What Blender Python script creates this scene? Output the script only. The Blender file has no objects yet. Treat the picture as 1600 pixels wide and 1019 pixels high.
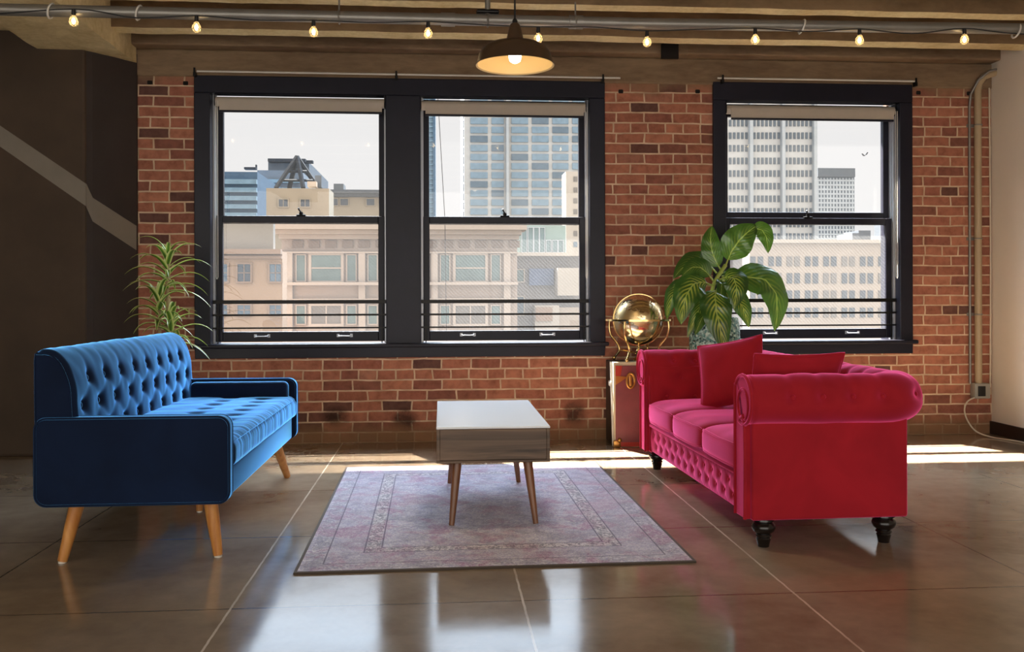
import bpy, bmesh, math, random
from mathutils import Vector, Matrix, noise
random.seed(7)
PI = math.pi
SC = bpy.context.scene
COL = SC.collection

# ---------------------------------------------------------------- camera, sky, sun, exposure
F = 1420.0; YAW = math.atan(110 / F); ROLL = math.radians(0.15); EYE = 1.1; CY = 463.7
cam = bpy.data.cameras.new('camera'); cam_o = bpy.data.objects.new('camera', cam); COL.objects.link(cam_o)
cam.sensor_width = 36.0; cam.lens = F / 1600 * 36.0; cam.shift_y = -(509.5 - CY) / 1600
cam.clip_start = 0.05; cam.clip_end = 2000
fw = Vector((math.sin(YAW), math.cos(YAW), 0)); rt = Vector((math.cos(YAW), -math.sin(YAW), 0)); up = Vector((0, 0, 1))
r2 = rt * math.cos(ROLL) - up * math.sin(ROLL); u2 = up * math.cos(ROLL) + rt * math.sin(ROLL)
mw = Matrix((r2, u2, -fw)).transposed().to_4x4(); mw.translation = (0, 0, EYE)
cam_o.matrix_world = mw
SC.camera = cam_o
SC.view_settings.view_transform = 'Standard'; SC.view_settings.look = 'None'
SC.view_settings.gamma = 1; SC.view_settings.use_curve_mapping = False
SC.view_settings.exposure = 0.12

world = bpy.data.worlds.new('sky'); SC.world = world; world.use_nodes = True
wn = world.node_tree; wn.nodes.clear()
SKY_LOW, SKY_HIGH, SKY_BACK = 0.81, 25.0, 2.6
_o = wn.nodes.new('ShaderNodeOutputWorld'); _b = wn.nodes.new('ShaderNodeBackground')
_t = wn.nodes.new('ShaderNodeTexCoord'); _s = wn.nodes.new('ShaderNodeSeparateXYZ')
wn.links.new(_t.outputs['Generated'], _s.inputs[0])
def _range(src, a, b, c, d):
    m = wn.nodes.new('ShaderNodeMapRange'); m.interpolation_type = 'SMOOTHSTEP'
    for n_, v_ in (('From Min', a), ('From Max', b), ('To Min', c), ('To Max', d)): m.inputs[n_].default_value = v_
    wn.links.new(src, m.inputs['Value']); return m.outputs['Result']
_hi = _range(_s.outputs['Z'], 0.22, 0.70, 0.0, 1.0); _bl = _range(_s.outputs['Z'], 0.20, 0.36, 0.0, 1.0)          # hazy white low down, brilliant towards the sun
_fr = _range(_s.outputs['Y'], -0.25, 0.35, 0.0, 1.0)          # dimmer in the half of the sky behind the building
def _mix(t, a, b):
    m = wn.nodes.new('ShaderNodeMix'); m.data_type = 'FLOAT'
    for i_, v_ in ((0, t), (2, a), (3, b)):
        if isinstance(v_, float): m.inputs[i_].default_value = v_
        else: wn.links.new(v_, m.inputs[i_])
    return m.outputs[0]
_st = _mix(_fr, SKY_BACK, _mix(_hi, SKY_LOW, SKY_HIGH))
_cm = wn.nodes.new('ShaderNodeMix'); _cm.data_type = 'RGBA'
_cm.inputs[6].default_value = (1.0, 0.985, 0.975, 1); _cm.inputs[7].default_value = (0.66, 0.82, 1.0, 1)
wn.links.new(_bl, _cm.inputs[0])
_cb = wn.nodes.new('ShaderNodeMix'); _cb.data_type = 'RGBA'; _cb.inputs[6].default_value = (1.0, 0.93, 0.84, 1)
wn.links.new(_fr, _cb.inputs[0]); wn.links.new(_cm.outputs[2], _cb.inputs[7]); wn.links.new(_cb.outputs[2], _b.inputs['Color'])
wn.links.new(_st, _b.inputs['Strength']); wn.links.new(_b.outputs[0], _o.inputs[0])

SUN_AZ, SUN_EL = math.radians(25), math.radians(58)
sun = bpy.data.lights.new('sun', 'SUN'); sun.energy = 90.0; sun.angle = math.radians(1.4); sun.color = (1, 0.93, 0.82)
sun_o = bpy.data.objects.new('sun', sun); COL.objects.link(sun_o)
_d = Vector((math.sin(SUN_AZ) * math.cos(SUN_EL), -math.cos(SUN_AZ) * math.cos(SUN_EL), -math.sin(SUN_EL)))
sun_o.rotation_euler = _d.to_track_quat('-Z', 'Y').to_euler(); sun_o.location = (-20, 50, 60)

# ---------------------------------------------------------------- helpers
def P(px, py, Y):
    """point of the photo's line of sight at the distance Y from the camera's wall-parallel plane"""
    u = (px - 800) / F; v = (CY - py) / F
    c, s = math.cos(ROLL), math.sin(ROLL)
    u, v = u * c + v * s, -u * s + v * c
    x = u * math.cos(YAW) + math.sin(YAW); y = -u * math.sin(YAW) + math.cos(YAW)
    t = Y / y
    return Vector((x * t, Y, EYE + v * t))

def lin(h):
    h = h.lstrip('#'); out = []
    for i in (0, 2, 4):
        c = int(h[i:i + 2], 16) / 255
        out.append(c / 12.92 if c <= 0.04045 else ((c + 0.055) / 1.055) ** 2.4)
    return tuple(out)

def sc(c, k): return tuple(a * k for a in c)

class MB:
    def __init__(s): s.bm = bmesh.new(); s.uv = None
    def quad(s, vs, mat=0):
        f = s.bm.faces.new([s.bm.verts.new(v) for v in vs]); f.material_index = mat; return f
    def box(s, x0, x1, y0, y1, z0, z1, mat=0):
        v = [s.bm.verts.new(p) for p in ((x0,y0,z0),(x1,y0,z0),(x1,y1,z0),(x0,y1,z0),(x0,y0,z1),(x1,y0,z1),(x1,y1,z1),(x0,y1,z1))]
        for idx in ((3,2,1,0),(4,5,6,7),(0,1,5,4),(1,2,6,5),(2,3,7,6),(3,0,4,7)):
            s.bm.faces.new([v[i] for i in idx]).material_index = mat
        return s
    def rbox(s, x0, x1, y0, y1, z0, z1, r=0.01, seg=3, mat=0):
        t = bmesh.new(); 
        bmesh.ops.create_cube(t, size=1)
        for v in t.verts:
            v.co = Vector(((x0+x1)/2 + v.co.x*(x1-x0), (y0+y1)/2 + v.co.y*(y1-y0), (z0+z1)/2 + v.co.z*(z1-z0)))
        bmesh.ops.bevel(t, geom=list(t.edges), offset=r, segments=seg, profile=0.5, affect='EDGES')
        s.add(t, mat); return s
    def add(s, t, mat=0):
        mp = {v: s.bm.verts.new(v.co) for v in t.verts}
        for f in t.faces:
            try: s.bm.faces.new([mp[v] for v in f.verts]).material_index = mat
            except ValueError: pass
        t.free()
    def grid(s, fn, nu, nv, closeu=False, closev=False, mat=0, flip=False, uvfn=None):
        vs = [[s.bm.verts.new(fn(i / nu, j / nv)) for j in range(nv + (0 if closev else 1))] for i in range(nu + (0 if closeu else 1))]
        if uvfn and s.uv is None: s.uv = s.bm.loops.layers.uv.new('UVMap')
        for i in range(nu):
            for j in range(nv):
                i2 = (i + 1) % len(vs); j2 = (j + 1) % len(vs[0])
                q = [vs[i][j], vs[i2][j], vs[i2][j2], vs[i][j2]]
                uvq = [(i/nu, j/nv), ((i+1)/nu, j/nv), ((i+1)/nu, (j+1)/nv), (i/nu, (j+1)/nv)]
                if flip: q.reverse(); uvq.reverse()
                try: f = s.bm.faces.new(q)
                except ValueError: continue
                f.material_index = mat
                if uvfn:
                    for l, w in zip(f.loops, uvq): l[s.uv].uv = uvfn(*w)
        return vs
    def tube(s, pts, r, seg=8, mat=0, closed=False, cap=True):
        pts = [Vector(p) for p in pts]; n = len(pts)
        rad = r if isinstance(r, (list, tuple)) else [r] * n
        rings = []; nrm = None
        for i, p in enumerate(pts):
            a = pts[(i - 1) % n] if (closed or i > 0) else p
            b = pts[(i + 1) % n] if (closed or i < n - 1) else p
            t = (b - a).normalized()
            if nrm is None:
                nrm = t.orthogonal().normalized()
            nrm = (nrm - t * nrm.dot(t))
            nrm = nrm.normalized() if nrm.length > 1e-6 else t.orthogonal().normalized()
            bn = t.cross(nrm)
            rings.append([s.bm.verts.new(p + (nrm * math.cos(2*PI*k/seg) + bn * math.sin(2*PI*k/seg)) * rad[i]) for k in range(seg)])
        for i in range(n if closed else n - 1):
            A, B = rings[i], rings[(i + 1) % n]
            for k in range(seg):
                s.bm.faces.new([A[k], A[(k+1) % seg], B[(k+1) % seg], B[k]]).material_index = mat
        if cap and not closed:
            s.bm.faces.new(list(reversed(rings[0]))).material_index = mat
            s.bm.faces.new(rings[-1]).material_index = mat
        return s
    def lathe(s, prof, c, seg=32, mat=0, closed=False, axis=None):
        """prof: (radius, height) pairs around a vertical axis at c"""
        c = Vector(c); rings = []
        for r, z in prof:
            if r < 1e-6: rings.append([s.bm.verts.new(c + Vector((0, 0, z)))])
            else: rings.append([s.bm.verts.new(c + Vector((r*math.cos(2*PI*k/seg), r*math.sin(2*PI*k/seg), z))) for k in range(seg)])
        prs = list(zip(rings, rings[1:])) + ([(rings[-1], rings[0])] if closed else [])
        for A, B in prs:
            for k in range(seg):
                k2 = (k + 1) % seg
                if len(A) == 1 and len(B) == 1: continue
                if len(A) == 1: f = [A[0], B[k2], B[k]]
                elif len(B) == 1: f = [A[k], A[k2], B[0]]
                else: f = [A[k], A[k2], B[k2], B[k]]
                s.bm.faces.new(f).material_index = mat
        return s
    def prism(s, poly, a, b, axis='x', mat=0):
        """poly: 2D outline; axis x -> (y,z), y -> (x,z), z -> (x,y)"""
        def mk(p, t):
            return {'x': (t, p[0], p[1]), 'y': (p[0], t, p[1]), 'z': (p[0], p[1], t)}[axis]
        A = [s.bm.verts.new(mk(p, a)) for p in poly]; B = [s.bm.verts.new(mk(p, b)) for p in poly]
        n = len(poly)
        s.bm.faces.new(list(reversed(A))).material_index = mat; s.bm.faces.new(B).material_index = mat
        for i in range(n):
            s.bm.faces.new([A[i], A[(i+1) % n], B[(i+1) % n], B[i]]).material_index = mat
        return s
    def ball(s, c, r, seg=16, mat=0, scale=(1, 1, 1)):
        t = bmesh.new(); bmesh.ops.create_uvsphere(t, u_segments=seg, v_segments=max(6, seg // 2), radius=1)
        for v in t.verts: v.co = Vector(c) + Vector((v.co.x*scale[0], v.co.y*scale[1], v.co.z*scale[2])) * r
        s.add(t, mat); return s
    def build(s, name, mats, parent=None, smooth=True, angle=40, bevel=0, bseg=2, loc=None, merge=False):
        if merge: bmesh.ops.remove_doubles(s.bm, verts=s.bm.verts, dist=1e-5)
        bmesh.ops.recalc_face_normals(s.bm, faces=s.bm.faces)
        me = bpy.data.meshes.new(name)
        off = Vector((0, 0, 0)); q = parent
        while q: off += q.location; q = q.parent
        if loc is not None: off += Vector(loc)
        for v in s.bm.verts: v.co -= off
        s.bm.to_mesh(me); s.bm.free()
        for m in (mats if isinstance(mats, (list, tuple)) else [mats]): me.materials.append(m)
        if smooth:
            me.polygons.foreach_set('use_smooth', [True] * len(me.polygons)); me.set_sharp_from_angle(angle=math.radians(angle))
        o = bpy.data.objects.new(name, me); COL.objects.link(o)
        if parent: o.parent = parent
        if loc is not None: o.location = loc
        if bevel:
            md = o.modifiers.new('edge', 'BEVEL'); md.width = bevel; md.segments = bseg; md.limit_method = 'ANGLE'; md.angle_limit = math.radians(40)
        return o

def tag(o, label=None, cat=None, group=None, kind=None):
    if label: o['label'] = label
    if cat: o['category'] = cat
    if group: o['group'] = group
    if kind: o['kind'] = kind
    return o

def thing(name, loc, label, cat, group=None):
    o = bpy.data.objects.new(name, None); COL.objects.link(o); o.location = loc; o.empty_display_size = 0.1
    return tag(o, label, cat, group)

def struct(o, label=None, cat=None): return tag(o, label, cat, None, 'structure')

# ---------------------------------------------------------------- materials
class NT:
    def __init__(s, name):
        s.m = bpy.data.materials.new(name); s.m.use_nodes = True; s.t = s.m.node_tree; s.t.nodes.clear()
        s.out = s.t.nodes.new('ShaderNodeOutputMaterial'); s.p = s.t.nodes.new('ShaderNodeBsdfPrincipled')
        s.t.links.new(s.p.outputs[0], s.out.inputs[0])
    def n(s, typ, **kw):
        nd = s.t.nodes.new('ShaderNode' + typ)
        for k, v in kw.items():
            if k.startswith('_'): setattr(nd, k[1:], v)
            else:
                key = k.replace('__', ' ')
                s.put(nd.inputs[key] if key in nd.inputs else nd.inputs[int(k[1:])], v)
        return nd
    def put(s, sock, v):
        if isinstance(v, bpy.types.NodeSocket): s.t.links.new(v, sock)
        elif isinstance(v, tuple) and len(v) == 3 and sock.type == 'RGBA': sock.default_value = (*v, 1)
        else: sock.default_value = v
    def set(s, **kw):
        for k, v in kw.items(): s.put(s.p.inputs[k.replace('__', ' ')], v)
        return s
    def math(s, op, a, b=None, c=None, clamp=False):
        nd = s.t.nodes.new('ShaderNodeMath'); nd.operation = op; nd.use_clamp = clamp
        for i, v in enumerate((a, b, c)):
            if v is not None: s.put(nd.inputs[i], v)
        return nd.outputs[0]
    def obj(s): return s.n('TexCoord').outputs['Object']
    def uv(s): return s.n('TexCoord').outputs['UV']
    def noise(s, scale, detail=4, rough=0.55, vec=None, dist=0.0):
        nd = s.t.nodes.new('ShaderNodeTexNoise'); nd.inputs['Scale'].default_value = scale; nd.inputs['Detail'].default_value = detail
        nd.inputs['Roughness'].default_value = rough; nd.inputs['Distortion'].default_value = dist
        s.t.links.new(vec if vec is not None else s.obj(), nd.inputs['Vector']); return nd.outputs['Fac']
    def ramp(s, fac, stops, interp='LINEAR'):
        nd = s.t.nodes.new('ShaderNodeValToRGB'); cr = nd.color_ramp; cr.interpolation = interp
        while len(cr.elements) < len(stops): cr.elements.new(0.5)
        for e, (p, c) in zip(cr.elements, stops):
            e.position = p; e.color = (*c, 1) if isinstance(c, tuple) else (c, c, c, 1)
        s.t.links.new(fac, nd.inputs[0]); return nd.outputs[0]
    def mix(s, fac, a, b, blend='MIX'):
        nd = s.t.nodes.new('ShaderNodeMix'); nd.data_type = 'RGBA'; nd.blend_type = blend
        s.put(nd.inputs[0], fac); s.put(nd.inputs[6], a); s.put(nd.inputs[7], b); return nd.outputs[2]
    def bump(s, h, strength=0.3, dist=0.01):
        nd = s.t.nodes.new('ShaderNodeBump'); nd.inputs['Strength'].default_value = strength; nd.inputs['Distance'].default_value = dist
        s.t.links.new(h, nd.inputs['Height']); s.t.links.new(nd.outputs[0], s.p.inputs['Normal'])
    def scaled(s, v, sx, sy, sz):
        nd = s.t.nodes.new('ShaderNodeVectorMath'); nd.operation = 'MULTIPLY'; s.t.links.new(v, nd.inputs[0]); nd.inputs[1].default_value = (sx, sy, sz); return nd.outputs[0]

def plain(name, col, rough=0.5, metal=0.0, var=0.0, vscale=8, bump=0.0, bscale=60, spec=None, emit=None):
    k = NT(name); k.set(Roughness=rough, Metallic=metal)
    if var:
        k.set(Base__Color=k.ramp(k.noise(vscale), [(0.3, sc(col, 1 - var)), (0.7, sc(col, 1 + var))]))
    else: k.set(Base__Color=col)
    if bump: k.bump(k.noise(bscale, 3), bump, 0.004)
    if spec is not None: k.set(Specular__IOR__Level=spec)
    if emit: k.set(Emission__Color=emit[0], Emission__Strength=emit[1])
    return k.m

def velvet(name, base, tint, weight, srough, k1=0.75, k2=1.25, extra=None):
    k = NT(name)
    f = k.noise(3.0, 3, 0.6, dist=0.8)
    k.set(Base__Color=k.ramp(f, [(0.3, sc(base, k1)), (0.72, sc(base, k2))]), Roughness=0.85, Specular__IOR__Level=0.15,
          Sheen__Weight=weight, Sheen__Roughness=srough, Sheen__Tint=(*tint, 1))
    k.bump(k.noise(420, 2), 0.12, 0.002)
    if extra:       # long raised pile: a second, broader sheen lobe
        sh = k.t.nodes.new('ShaderNodeBsdfSheen'); sh.inputs['Color'].default_value = (*extra[0], 1); sh.inputs['Roughness'].default_value = extra[1]
        ad = k.t.nodes.new('ShaderNodeAddShader'); k.t.links.new(k.p.outputs[0], ad.inputs[0]); k.t.links.new(sh.outputs[0], ad.inputs[1]); k.t.links.new(ad.outputs[0], k.out.inputs[0])
    return k.m

def brick_mat():
    k = NT('brick'); o = k.obj()
    sp = k.n('SeparateXYZ', Vector=o)
    wob = k.n('TexNoise', Scale=5.0, Detail=3.0); k.t.links.new(o, wob.inputs['Vector'])
    ws = k.n('SeparateXYZ', Vector=wob.outputs['Color'])
    x = k.math('ADD', sp.outputs[0], k.math('MULTIPLY', k.math('SUBTRACT', ws.outputs[0], 0.5), 0.035))
    z = k.math('ADD', sp.outputs[2], k.math('MULTIPLY', k.math('SUBTRACT', ws.outputs[1], 0.5), 0.016))
    x = k.math('ADD', x, k.math('SUBTRACT', sp.outputs[1], 6.93))
    v = k.n('CombineXYZ', X=x, Y=z)
    b = k.t.nodes.new('ShaderNodeTexBrick'); k.t.links.new(v.outputs[0], b.inputs['Vector'])
    b.offset = 0.5; b.offset_frequency = 2; b.squash = 0.62; b.squash_frequency = 6
    for nme, val in (('Scale', 1.0), ('Brick Width', 0.224), ('Row Height', 0.0787), ('Mortar Size', 0.0070), ('Mortar Smooth', 0.25), ('Bias', 0.0)):
        b.inputs[nme].default_value = val
    b.inputs['Color1'].default_value = (0, 0, 0, 1); b.inputs['Color2'].default_value = (1, 1, 1, 1); b.inputs['Mortar'].default_value = (.5, .5, .5, 1)
    fac = b.outputs['Fac']
    tint = k.n('SeparateXYZ', Vector=b.outputs['Color']).outputs[0]
    red = k.ramp(tint, [(0.0, lin('#6d4a40')), (0.05, lin('#684941')), (0.08, lin('#9c6450')), (0.35, lin('#ab6f59')), (0.6, lin('#b5785f')), (0.82, lin('#a06553')), (0.95, lin('#835548')), (1.0, lin('#b98068'))])
    n1 = k.noise(14, 5, 0.65, vec=o)
    red = k.mix(0.75, red, k.ramp(n1, [(0.25, (0.45, 0.42, 0.40)), (0.55, (1, 1, 1)), (0.8, (1.3, 1.15, 1.05))]), 'MULTIPLY')
    mort = k.ramp(k.noise(9, 4, vec=o), [(0.3, lin('#b89b80')), (0.7, lin('#dec3a5'))])
    c = k.mix(fac, red, mort)
    # soot spots by the anchor pockets and soiled base course
    stain = None
    for (sx, sz, rx, rz) in ((-0.80, 0.20, 0.12, 0.09), (-0.28, 0.17, 0.12, 0.10), (1.02, 0.20, 0.10, 0.12), (3.66, 0.22, 0.10, 0.14), (2.6, 0.2, .1, .1)):
        dx = k.math('DIVIDE', k.math('SUBTRACT', x, sx), rx); dz = k.math('DIVIDE', k.math('SUBTRACT', z, sz), rz)
        d = k.math('ADD', k.math('MULTIPLY', dx, dx), k.math('MULTIPLY', dz, dz))
        d = k.math('SUBTRACT', k.math('ADD', 1.0, k.math('MULTIPLY', k.math('SUBTRACT', n1, 0.5), 2.4)), d, clamp=True)
        stain = d if stain is None else k.math('MAXIMUM', stain, d)
    c = k.mix(k.math('MULTIPLY', stain, 0.85), c, lin('#33241e'))
    low = k.n('MapRange', Value=k.math('ADD', z, k.math('MULTIPLY', k.math('SUBTRACT', k.noise(5, 4, vec=o), 0.5), 0.16)), From__Min=0.17, From__Max=0.06)
    c = k.mix(k.math('MULTIPLY', low.outputs[0], 0.85), c, lin('#8a6a4c'))
    hi = k.n('MapRange', Value=k.math('ADD', z, k.math('MULTIPLY', k.math('SUBTRACT', k.noise(4, 4, vec=o), 0.5), 0.3)), From__Min=2.66, From__Max=2.74)
    c = k.mix(k.math('MULTIPLY', hi.outputs[0], 0.6), c, lin('#8a7258'))
    k.set(Base__Color=c, Roughness=0.9, Specular__IOR__Level=0.2)
    h = k.math('ADD', k.math('SUBTRACT', 1.0, fac), k.math('MULTIPLY', n1, 0.35))
    k.bump(h, 0.7, 0.012)
    return k.m

def concrete(name, c1, c2, rough=0.85, s=2.5, stretch=(1, 1, 1), bump=0.35):
    k = NT(name); v = k.scaled(k.obj(), *stretch)
    a = k.noise(s, 6, 0.6, vec=v, dist=0.3); b = k.noise(s * 9, 5, 0.65, vec=v)
    f = k.math('ADD', k.math('MULTIPLY', a, 0.65), k.math('MULTIPLY', b, 0.35))
    k.set(Base__Color=k.ramp(f, [(0.34, c1), (0.62, c2)]), Roughness=rough, Specular__IOR__Level=0.25)
    k.bump(f, bump, 0.02); return k.m

def floor_mat():
    k = NT('polished_concrete'); o = k.obj(); sp = k.n('SeparateXYZ', Vector=o)
    a = k.noise(0.9, 6, 0.6, vec=o, dist=0.6); b = k.noise(7, 6, 0.65, vec=o, dist=0.2)
    f = k.math('ADD', k.math('MULTIPLY', a, 0.7), k.math('MULTIPLY', b, 0.3))
    c = k.ramp(f, [(0.32, lin('#72614f')), (0.5, lin('#8f7d69')), (0.68, lin('#a4917a'))])
    def lines(val, pts, w):
        m = None
        for p in pts:
            d = k.math('ABSOLUTE', k.math('SUBTRACT', val, p)); m = d if m is None else k.math('MINIMUM', m, d)
        return k.math('LESS_THAN', m, w)
    jit = k.math('MULTIPLY', k.math('SUBTRACT', k.noise(18, 3, vec=o), 0.5), 0.006)
    lx = k.math('ADD', sp.outputs[0], jit); ly = k.math('ADD', sp.outputs[1], jit)
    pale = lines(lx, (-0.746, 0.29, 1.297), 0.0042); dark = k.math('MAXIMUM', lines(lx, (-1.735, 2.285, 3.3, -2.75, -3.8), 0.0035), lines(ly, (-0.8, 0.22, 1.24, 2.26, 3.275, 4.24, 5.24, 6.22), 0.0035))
    c = k.mix(k.math('MULTIPLY', dark, 0.8), c, lin('#2c2620'))
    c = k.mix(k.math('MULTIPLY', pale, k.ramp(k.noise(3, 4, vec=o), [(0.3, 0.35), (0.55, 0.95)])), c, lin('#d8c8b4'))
    k.set(Base__Color=c, Roughness=k.ramp(k.math('ADD', k.math('MULTIPLY', b, 0.6), k.math('MULTIPLY', a, 0.4)), [(0.35, 0.09), (0.65, 0.15)]), Specular__IOR__Level=0.5)
    k.bump(k.noise(3.0, 1, 0.4, vec=o), 0.05, 0.02)
    return k.m

def wood(name, c1, c2, axis='z', rough=0.45, s=1.0):
    k = NT(name); st = {'x': (2 * s, 22 * s, 22 * s), 'y': (22 * s, 2 * s, 22 * s), 'z': (22 * s, 22 * s, 2 * s)}[axis]
    v = k.scaled(k.obj(), *st)
    f = k.noise(1.0, 6, 0.6, vec=v, dist=1.2)
    k.set(Base__Color=k.ramp(f, [(0.3, c1), (0.7, c2)]), Roughness=rough); k.bump(f, 0.06, 0.004); return k.m

def rug_mat(w, l):
    k = NT('woven_rug'); o = k.obj(); sp = k.n('SeparateXYZ', Vector=o)
    ax = k.math('ABSOLUTE', sp.outputs[0]); ay = k.math('ABSOLUTE', sp.outputs[1])
    e = k.math('MINIMUM', k.math('SUBTRACT', w / 2, ax), k.math('SUBTRACT', l / 2, ay))      # distance from the edge
    vo = k.n('TexVoronoi', Scale=26.0); k.t.links.new(o, vo.inputs['Vector']); cell = k.math('SUBTRACT', 1.0, k.math('MULTIPLY', vo.outputs['Distance'], 1.5), clamp=True)
    wv = k.noise(38, 3, 0.7, vec=o, dist=2.0); fine = k.noise(210, 2, 0.6, vec=o); big = k.noise(2.4, 4, 0.6, vec=o, dist=0.5); mid = k.noise(9, 4, 0.6, vec=o, dist=0.7)
    cream = lin('#d6d0d2'); lav = lin('#a9a3bc'); slate = lin('#7a748c'); mag = lin('#a8537e')
    c = k.mix(k.ramp(wv, [(0.42, 0.0), (0.56, 1.0)]), cream, lav)
    c = k.mix(k.math('MULTIPLY', k.ramp(mid, [(0.45, 0.0), (0.62, 1.0)]), 0.55), c, slate)
    # woven bands of the border
    def band(a, b):
        return k.math('MULTIPLY', k.math('GREATER_THAN', e, a), k.math('LESS_THAN', e, b))
    outer = band(0.03, 0.10); guard = band(0.265, 0.325); field = k.math('GREATER_THAN', e, 0.335); main = band(0.11, 0.255)
    motif = k.ramp(k.noise(60, 2, 0.5, vec=o, dist=1.0), [(0.47, 0.0), (0.53, 1.0)])
    c = k.mix(k.math('MULTIPLY', outer, k.math('MULTIPLY', motif, 0.55)), c, lin('#7d7686'))
    c = k.mix(k.math('MULTIPLY', guard, 0.75), c, lin('#d8d0d0')); c = k.mix(k.math('MULTIPLY', main, 0.25), c, lin('#a294ac')); c = k.mix(k.math('MULTIPLY', guard, k.math('MULTIPLY', motif, 0.6)), c, lin('#6f687a'))
    edge_l = k.math('ADD', band(0.102, 0.109), k.math('ADD', band(0.256, 0.263), band(0.328, 0.335)))
    c = k.mix(k.math('MULTIPLY', edge_l, 0.5), c, lin('#5d566a'))
    c = k.mix(k.math('MULTIPLY', field, k.math('MULTIPLY', cell, 0.35)), c, lav)
    pk = k.math('MULTIPLY', k.ramp(k.noise(5, 4, 0.65, vec=o, dist=0.6), [(0.48, 0.0), (0.60, 1.0)]), k.ramp(wv, [(0.35, 0.35), (0.6, 1.0)]))
    c = k.mix(k.math('MULTIPLY', pk, 0.55), c, mag)
    c = k.mix(k.math('MULTIPLY', k.ramp(big, [(0.5, 0.0), (0.7, 1.0)]), 0.3), c, lin('#c4bcc0'))
    sp1 = k.ramp(k.noise(95, 3, 0.7, vec=o, dist=0.8), [(0.50, 0.0), (0.58, 1.0)]); sp2 = k.ramp(k.noise(70, 3, 0.7, vec=k.scaled(o, 1, 1.15, 1), dist=1.5), [(0.54, 0.0), (0.62, 1.0)])
    c = k.mix(k.math('MULTIPLY', sp1, k.math('ADD', 0.28, k.math('MULTIPLY', guard, 0.4))), c, lin('#e6dfdf')); c = k.mix(k.math('MULTIPLY', sp2, 0.30), c, lin('#5f566e'))
    c = k.mix(k.math('MULTIPLY', guard, k.math('MULTIPLY', motif, 0.5)), c, lin('#5a5266')); c = k.mix(k.math('MULTIPLY', edge_l, 0.6), c, lin('#5a5268'))
    c = k.mix(0.5, c, k.ramp(fine, [(0.3, (0.5, 0.5, 0.5)), (0.7, (1.4, 1.4, 1.4))]), 'MULTIPLY')
    c = k.mix(k.math('LESS_THAN', e, 0.014), c, lin('#4a4038'))
    k.set(Base__Color=c, Roughness=0.95, Specular__IOR__Level=0.1, Sheen__Weight=0.2); k.bump(fine, 0.3, 0.004)
    return k.m

def glass_mat(name, veil, col=(0.9, 0.93, 0.97)):
    k = NT(name); t = k.t; t.nodes.remove(k.p)
    tr = t.nodes.new('ShaderNodeBsdfTransparent'); gl = t.nodes.new('ShaderNodeBsdfGlossy'); gl.inputs['Roughness'].default_value = 0.02
    tl = t.nodes.new('ShaderNodeBsdfTranslucent'); tl.inputs['Color'].default_value = (*col, 1)
    fr = t.nodes.new('ShaderNodeLayerWeight'); fr.inputs['Blend'].default_value = 0.5
    rf = k.math('ADD', 0.02, k.math('MULTIPLY', k.math('POWER', fr.outputs['Facing'], 5.0), 0.5))
    m1 = t.nodes.new('ShaderNodeMixShader'); m2 = t.nodes.new('ShaderNodeMixShader')
    if veil > 0.005:
        # fine diagonal weave of the insect screen
        w = t.nodes.new('ShaderNodeTexWave'); w.bands_direction = 'DIAGONAL'; w.inputs['Scale'].default_value = 22; w.inputs['Distortion'].default_value = 1.5
        t.links.new(k.obj(), w.inputs['Vector'])
        k.put(m1.inputs[0], k.math('MULTIPLY', k.math('ADD', k.math('MULTIPLY', w.outputs['Fac'], 0.7), 0.65), veil))
    else: m1.inputs[0].default_value = veil
    t.links.new(tr.outputs[0], m1.inputs[1]); t.links.new(tl.outputs[0], m1.inputs[2])
    t.links.new(rf, m2.inputs[0]); t.links.new(m1.outputs[0], m2.inputs[1]); t.links.new(gl.outputs[0], m2.inputs[2])
    t.links.new(m2.outputs[0], k.out.inputs[0]); return k.m

def leaf_mat(name, mode):
    k = NT(name); uv = k.n('SeparateXYZ', Vector=k.uv())
    d = k.math('ABSOLUTE', k.math('SUBTRACT', uv.outputs[0], 0.5))      # 0 midrib .. 0.5 margin
    if mode == 'strap':
        c = k.ramp(k.math('ADD', d, k.math('MULTIPLY', k.math('SUBTRACT', k.noise(30, 2), 0.5), 0.08)), [(0.10, lin('#456a28')), (0.20, lin('#5c8430')), (0.28, lin('#c4cf6e')), (0.5, lin('#e4e6a4'))])
    else:
        ph = k.math('ADD', k.math('MULTIPLY', uv.outputs[1], 60.0), k.math('MULTIPLY', d, -46.0))
        st = k.math('MULTIPLY', k.math('ADD', k.math('SINE', ph), 1.0), 0.5)
        reach = k.n('MapRange', Value=k.math('ADD', d, k.math('MULTIPLY', k.math('SUBTRACT', k.noise(25, 3), 0.5), 0.2)), From__Min=0.36, From__Max=0.10).outputs[0]
        v = k.math('MULTIPLY', k.ramp(st, [(0.45, 0.0), (0.75, 1.0)]), reach)
        v = k.math('MULTIPLY', v, 0.85 if mode == 'veined' else 0.22)
        c = k.mix(v, k.ramp(k.noise(6, 3), [(0.3, lin('#274a1e')), (0.7, lin('#3f6a28'))]), lin('#b6c24c'))
        c = k.mix(k.math('LESS_THAN', d, 0.022), c, lin('#a8bd5a'))
        k.bump(st, 0.15, 0.006)
    k.set(Base__Color=c, Roughness=0.26, Specular__IOR__Level=0.7)
    tl = k.t.nodes.new('ShaderNodeBsdfTranslucent'); k.put(tl.inputs['Color'], k.mix(0.4, c, lin('#a8d040')))
    mx = k.t.nodes.new('ShaderNodeMixShader'); mx.inputs[0].default_value = 0.16
    k.t.links.new(k.p.outputs[0], mx.inputs[1]); k.t.links.new(tl.outputs[0], mx.inputs[2]); k.t.links.new(mx.outputs[0], k.out.inputs[0])
    return k.m

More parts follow.
